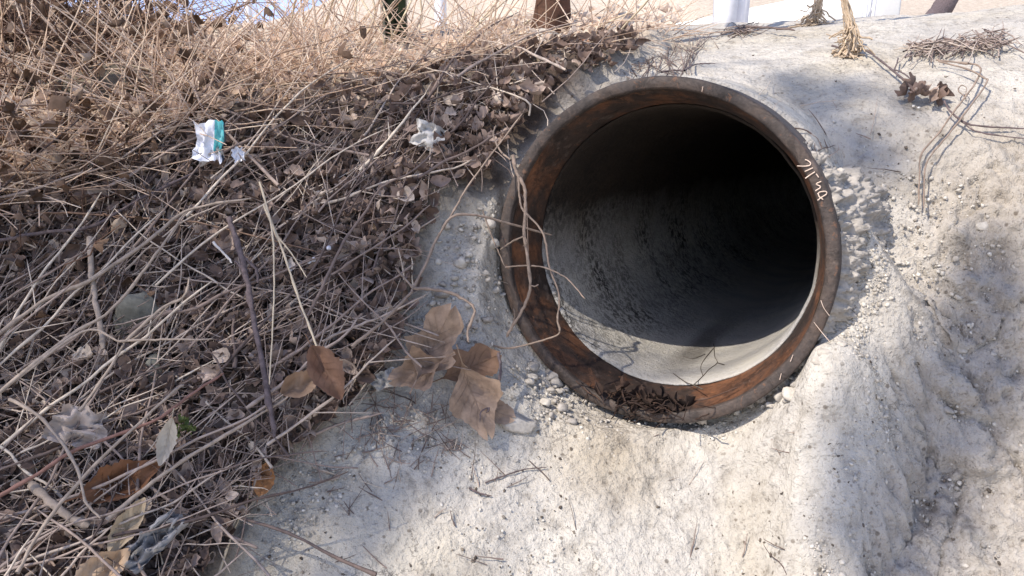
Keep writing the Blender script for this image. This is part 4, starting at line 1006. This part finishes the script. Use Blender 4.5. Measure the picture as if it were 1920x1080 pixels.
# green metal fence post (a channel section)
px_, py_ = surf(742, 116)[0][:2]; gz = ground_z(px_, py_)+.03
t = empty('fence_post', (px_, py_, gz)); tag(t, 'dark green metal fence post standing in the dry grass', 'post')
bb = Bag(); box(bb, px_-.031, px_-.023, py_-.03, py_+.02, gz-.1, gz+1.25); bb.build('sunlit_flange', plain('sunlit_side_paint', (.42, .45, .38), .6, 40), t, smooth=False)  # left flange coloured pale to stand for the sunlit side of the post
bb = Bag(); box(bb, px_-.023, px_+.006, py_-.012, py_-.004, gz-.1, gz+1.25); box(bb, px_+.016, px_+.034, py_-.03, py_+.02, gz-.1, gz+1.25); box(bb, px_+.006, px_+.016, py_-.010, py_-.002, gz-.1, gz+1.25)
bb.build('channel', plain('dark_green_paint', (.035, .055, .035), .5, 40, (.6, 1.5)), t, smooth=False)
# stump
sx, sy = surf(1032, 96)[0][:2]; gz = ground_z(sx, sy)+.03
t = empty('tree_stump', (sx, sy, gz)); tag(t, 'dark brown rough tree trunk base at the top of the bank', 'tree')
th_ = np.linspace(0, 2*np.pi, 40, endpoint=False); hz = np.linspace(-.06, 1.1, 30)
T_, H_ = np.meshgrid(th_, hz)
Rt = .040+.028*np.exp(-np.maximum(H_, 0)/.05)*(.6+.5*np.cos(T_*4+1)) + .012*fbm(np.cos(T_)*4+9, np.sin(T_)*4+H_*6, 4, 3)
V = np.stack([sx+Rt*np.cos(T_)+.05*H_, sy+Rt*np.sin(T_), gz+H_], -1).reshape(-1, 3)
a_ = (np.arange(29)[:, None]*40+np.arange(40)[None]); a2 = (np.arange(29)[:, None]*40+(np.arange(40)[None]+1) % 40)
F = np.stack([a_, a2, a2+40, a_+40], -1).reshape(-1, 4)
mesh_obj('trunk', V, F, rnd_mat('dark_bark', [(0, (.075, .04, .028)), (1, (.085, .045, .03))], 'obj', .95, 28, (.4, 1.9), .015), t)
lb = Bag(); Lz = gz+1.05
for i in range(5):
    a = i*1.3; tp = np.array([sx+.05, sy, Lz]); Q = np.stack([tp, tp+np.array([math.cos(a)*.25, math.sin(a)*.25, .3]), tp+np.array([math.cos(a+.3)*.5, math.sin(a+.3)*.5, .9])])
    lb.add(*stick_shape(Q, .028, .3, 8, 12))
lb.build('limbs', M_darkstick, t)
# russet leaf heap by the stump
hb = Bag()
for i in range(170):
    P = surf_fast(1100+float(np.clip(rng.normal(0, 26), -50, 50)), 98+float(np.clip(rng.normal(0, 7), -13, 13)))[0]+np.array([0, 0, rng.uniform(.01, .03)])
    if np.isnan(P[0]): continue
    v, f = small[rng.integers(0, 8)]; M = frames(np.array([[0, -.3, 1.]]), rng.uniform(0, 6, 1), rng.uniform(0, 6, 1), rng.uniform(0, 1, 1))[0]
    hb.add((M @ v.T).T*rng.uniform(.02, .05)+P, f, rng.random())
tag(hb.build('russet_leaf_heap', rnd_mat('russet_leaf', [(0, (.16, .065, .04)), (.6, (.34, .16, .10)), (1, (.48, .28, .19))], transl=.15)), 'heap of russet leaves right of the brown trunk base', 'leaves')
# white barrier
M_bar = plain('white_barrier_paint', (.80, .79, .76), .6, 12, (.92, 1.04), .002)
M_post = plain('grey_white_post', (.74, .75, .80), .5, 14, (.85, 1.06), .002)
D = 4.6
def gp_at(px, D): d = ray(px, 40); return d[0]*D/d[1], D
x0, _ = gp_at(1355, 4.3); gz = ground_z(x0, 4.3)
t = empty('white_barrier', (x0, 4.3, gz)); tag(t, 'white roadside barrier with square post behind the concrete crest', 'barrier')
bb = Bag(); xa, _ = gp_at(1272, 4.75); xb, _ = gp_at(1665, 4.75); zt = CAMZ+.13
V = []
for (x, yy, zt0, zb0) in ((xa, 4.85, CAMZ+.10, -.25), (xb, 4.62, CAMZ+.34, -.2)):
    for dy in (0, .10):
        V += [[x, yy+dy, gz-.2], [x, yy+dy, zt0]]
V = np.array(V)
bb.add(V, np.array([[0, 1, 5, 4], [2, 6, 7, 3], [1, 3, 7, 5], [0, 4, 6, 2], [0, 2, 3, 1], [4, 5, 7, 6]])); bb.build('beam', M_bar, t, smooth=False)
for (px, wd) in ((1358, .052), (1388, .036)):
    bb = Bag(); x, _ = gp_at(px, 4.3); box(bb, x-wd, x+wd*.9, 4.24 if wd > .05 else 4.27, 4.34, gz-.3, CAMZ+.75); bb.build('post', M_post, t, smooth=False)
bb = Bag(); x, _ = gp_at(1622, 4.45); box(bb, x-.024, x-.016, 4.4, 4.44, gz-.2, CAMZ+.7); box(bb, x+.016, x+.026, 4.4, 4.44, gz-.2, CAMZ+.7)
for k in range(9): 
    z0 = gz+.1+k*.12; bb.add(*tube(np.array([[x-.02, 4.42, z0], [x+.02, 4.42, z0+.12]]), .004, 4))
bb.build('lattice_post', M_post, t, smooth=False)
for i in range(26):
    x = rng.uniform(.6, 4.2); y = rng.uniform(5.0, 9.0)
    rock('far_stone', np.array([x, y, ground_z(x, y)]), rng.uniform(.02, .07), M_mortar, 'small stone on the bare ground beyond the concrete crest', 'stone', 'stones beyond the crest', 700+i, (1, .8, .6), .3, 2)
# dark slanting bar on the far slope
d0, d1 = ray(1742, 38), ray(1800, -40)
P0 = d0*5.6+np.array([0, 0, CAMZ]); P1 = d1*6.3+np.array([0, 0, CAMZ]); P0[2] = ground_z(P0[0], P0[1])-.03
bb = Bag(); Q = smooth_line(np.stack([P0, .5*(P0+P1)+np.array([.02, 0, 0]), P1, P1+(P1-P0)*1.5]), 24); bb.add(*tube(Q, np.linspace(.075, .05, 24)*(1+.08*rng.normal(size=24)), 12))
tag(bb.build('slanting_bar', M_darkstick), 'dark slanting bar on the ground beyond the concrete crest', 'tree')
# hill-shaped sheet added, its blue standing in for the patch of sky
hx = np.linspace(-260, 40, 150); hy = np.linspace(0, 1, 14); HX, HY = np.meshgrid(hx, hy)
HH = (17+9*fbm(HX*.02, HX*0+3, 3, 5)+3*fbm(HX*.09, HY*3, 3, 6))*np.sin(HY*np.pi/2)**.8
V = np.stack([HX, 150+HY*70, HH-1.0], -1).reshape(-1, 3); ii = (np.arange(13)[:, None]*150+np.arange(149)[None]).ravel()
tag(mesh_obj('sky_backdrop', V, np.stack([ii, ii+1, ii+151, ii+150], -1), plain('sky_blue_backdrop', (.31, .40, .62), 1.0, .05, (.92, 1.06), 0), origin=False), kind='structure')
# pale pole seen in the gap
for px, hh_, lab in ((468, 1.5, 'thin pale pole standing against the patch of sky'), (285, 1.3, 'dark thin pole left of the patch of sky'), (825, .6, 'faint white post behind the dry stalks')):
    D = 7.0 if px != 825 else 4.2; d = ray(px, 60); x, y = d[0]*D/d[1], D; gz = ground_z(x, y)
    t = Bag(); t.add(*tube(np.array([[x, y, gz-.1], [x+.01, y, gz+.8], [x, y, gz+hh_+1.2]]), .03, 10))
    box(t, x-.045, x+.045, y-.045, y+.045, gz-.05, gz+.06)
    tag(t.build('pole', M_post if px != 285 else M_darkstick, smooth=False), lab, 'pole')

# ------------------------------------------------------------------ unseen tree added behind the camera, its crown shaped to half-shade the bank
def shade_tree():
    r = np.random.default_rng(3); up = -np.array(SUN_D)
    polys = [([(-300, 420), (0, 430), (400, 275), (700, 205), (1000, 140), (1250, 112), (1480, 118), (1640, 155), (1720, 200), (1690, 300), (1600, 330), (1500, 250), (1260, 170), (1000, 260), (930, 480), (960, 640), (1060, 770), (930, 850), (700, 925), (420, 1000), (250, 1100), (-300, 1100)], 1.0),
             ([(1900, 490), (1850, 490), (1770, 640), (1690, 800), (1620, 1000), (1600, 1110), (1700, 1110), (1810, 900), (1890, 700)], .42), ([(1240, 112), (1480, 118), (1640, 150), (1720, 200), (1690, 300), (1600, 330), (1480, 200)], .14)]
    trunk = np.array([-5.2, -5.2, 0.0]); trunk[2] = ground_z(trunk[0], trunk[1])
    t = empty('tree', tuple(trunk)); tag(t, 'unseen half bare tree behind the camera, added to shade the bank', 'tree')
    bb = Bag(); lb = Bag(); hubs = []
    protos = [leaf_mesh(1, .6, 0, .2, .1, 4, 3, s) for s in range(3)]
    nmain = 0
    for poly, dens in polys:
        if hubs and not nmain: nmain = len(hubs)
        pts = rand_in(poly, int(235*dens))
        P = surf(pts[:, 0], pts[:, 1]); P = P[~np.isnan(P[:, 0])]
        area = 0
        for p in P:
            c = p+up*r.uniform(8.5, 12.0); hubs.append(c)
            for k in range(3):
                v, f = protos[r.integers(0, 3)]; M = frames(r.normal(0, 1, (1, 3)), r.uniform(0, 6, 1), r.uniform(0, 6, 1), r.uniform(0, 1, 1))[0]
                lb.add((M @ v.T).T*r.uniform(.06, .10)+c+r.normal(0, .03, 3), f, r.random())
    hubs = np.array(hubs); cen = hubs.mean(0)
    mid = trunk*.35+cen*.65; mid[2] = cen[2]*.62
    tp = smooth_line(np.stack([trunk, trunk+np.array([.1, .1, 2.6]), mid, cen]), 24); bb.add(*tube(tp, np.linspace(.16, .025, 24), 10))
    main = hubs[:nmain]
    for h in main[r.choice(nmain, 60, False)]:
        d = np.linalg.norm(tp-h, axis=1); j = int(np.argmin(d))
        if d[j] > 1.2 or j < 8: continue
        Q = smooth_line(np.stack([tp[j], .5*(tp[j]+h)+r.normal(0, .06, 3), h]), 9); bb.add(*tube(Q, np.linspace(.014, .004, 9), 5))
    bp = surf([1880, 1800, 1730, 1650], [500, 660, 850, 1050])+up*9.5      # bough added to shade the right of the slope
    bp = np.concatenate([bp, [bp[-1]+np.array([-.2, -1.2, -.1]), [-4.4, -4.4, 7.2], tp[5]]])
    bb.add(*tube(smooth_line(bp, 40), np.linspace(.012, .09, 40), 8))
    bb.build('trunk', M_darkstick, t); lb.build('crown', rnd_mat('crown_leaf', [(0, (.05, .07, .03)), (1, (.10, .10, .04))]), t)
shade_tree()
print('objects', len(bpy.data.objects))
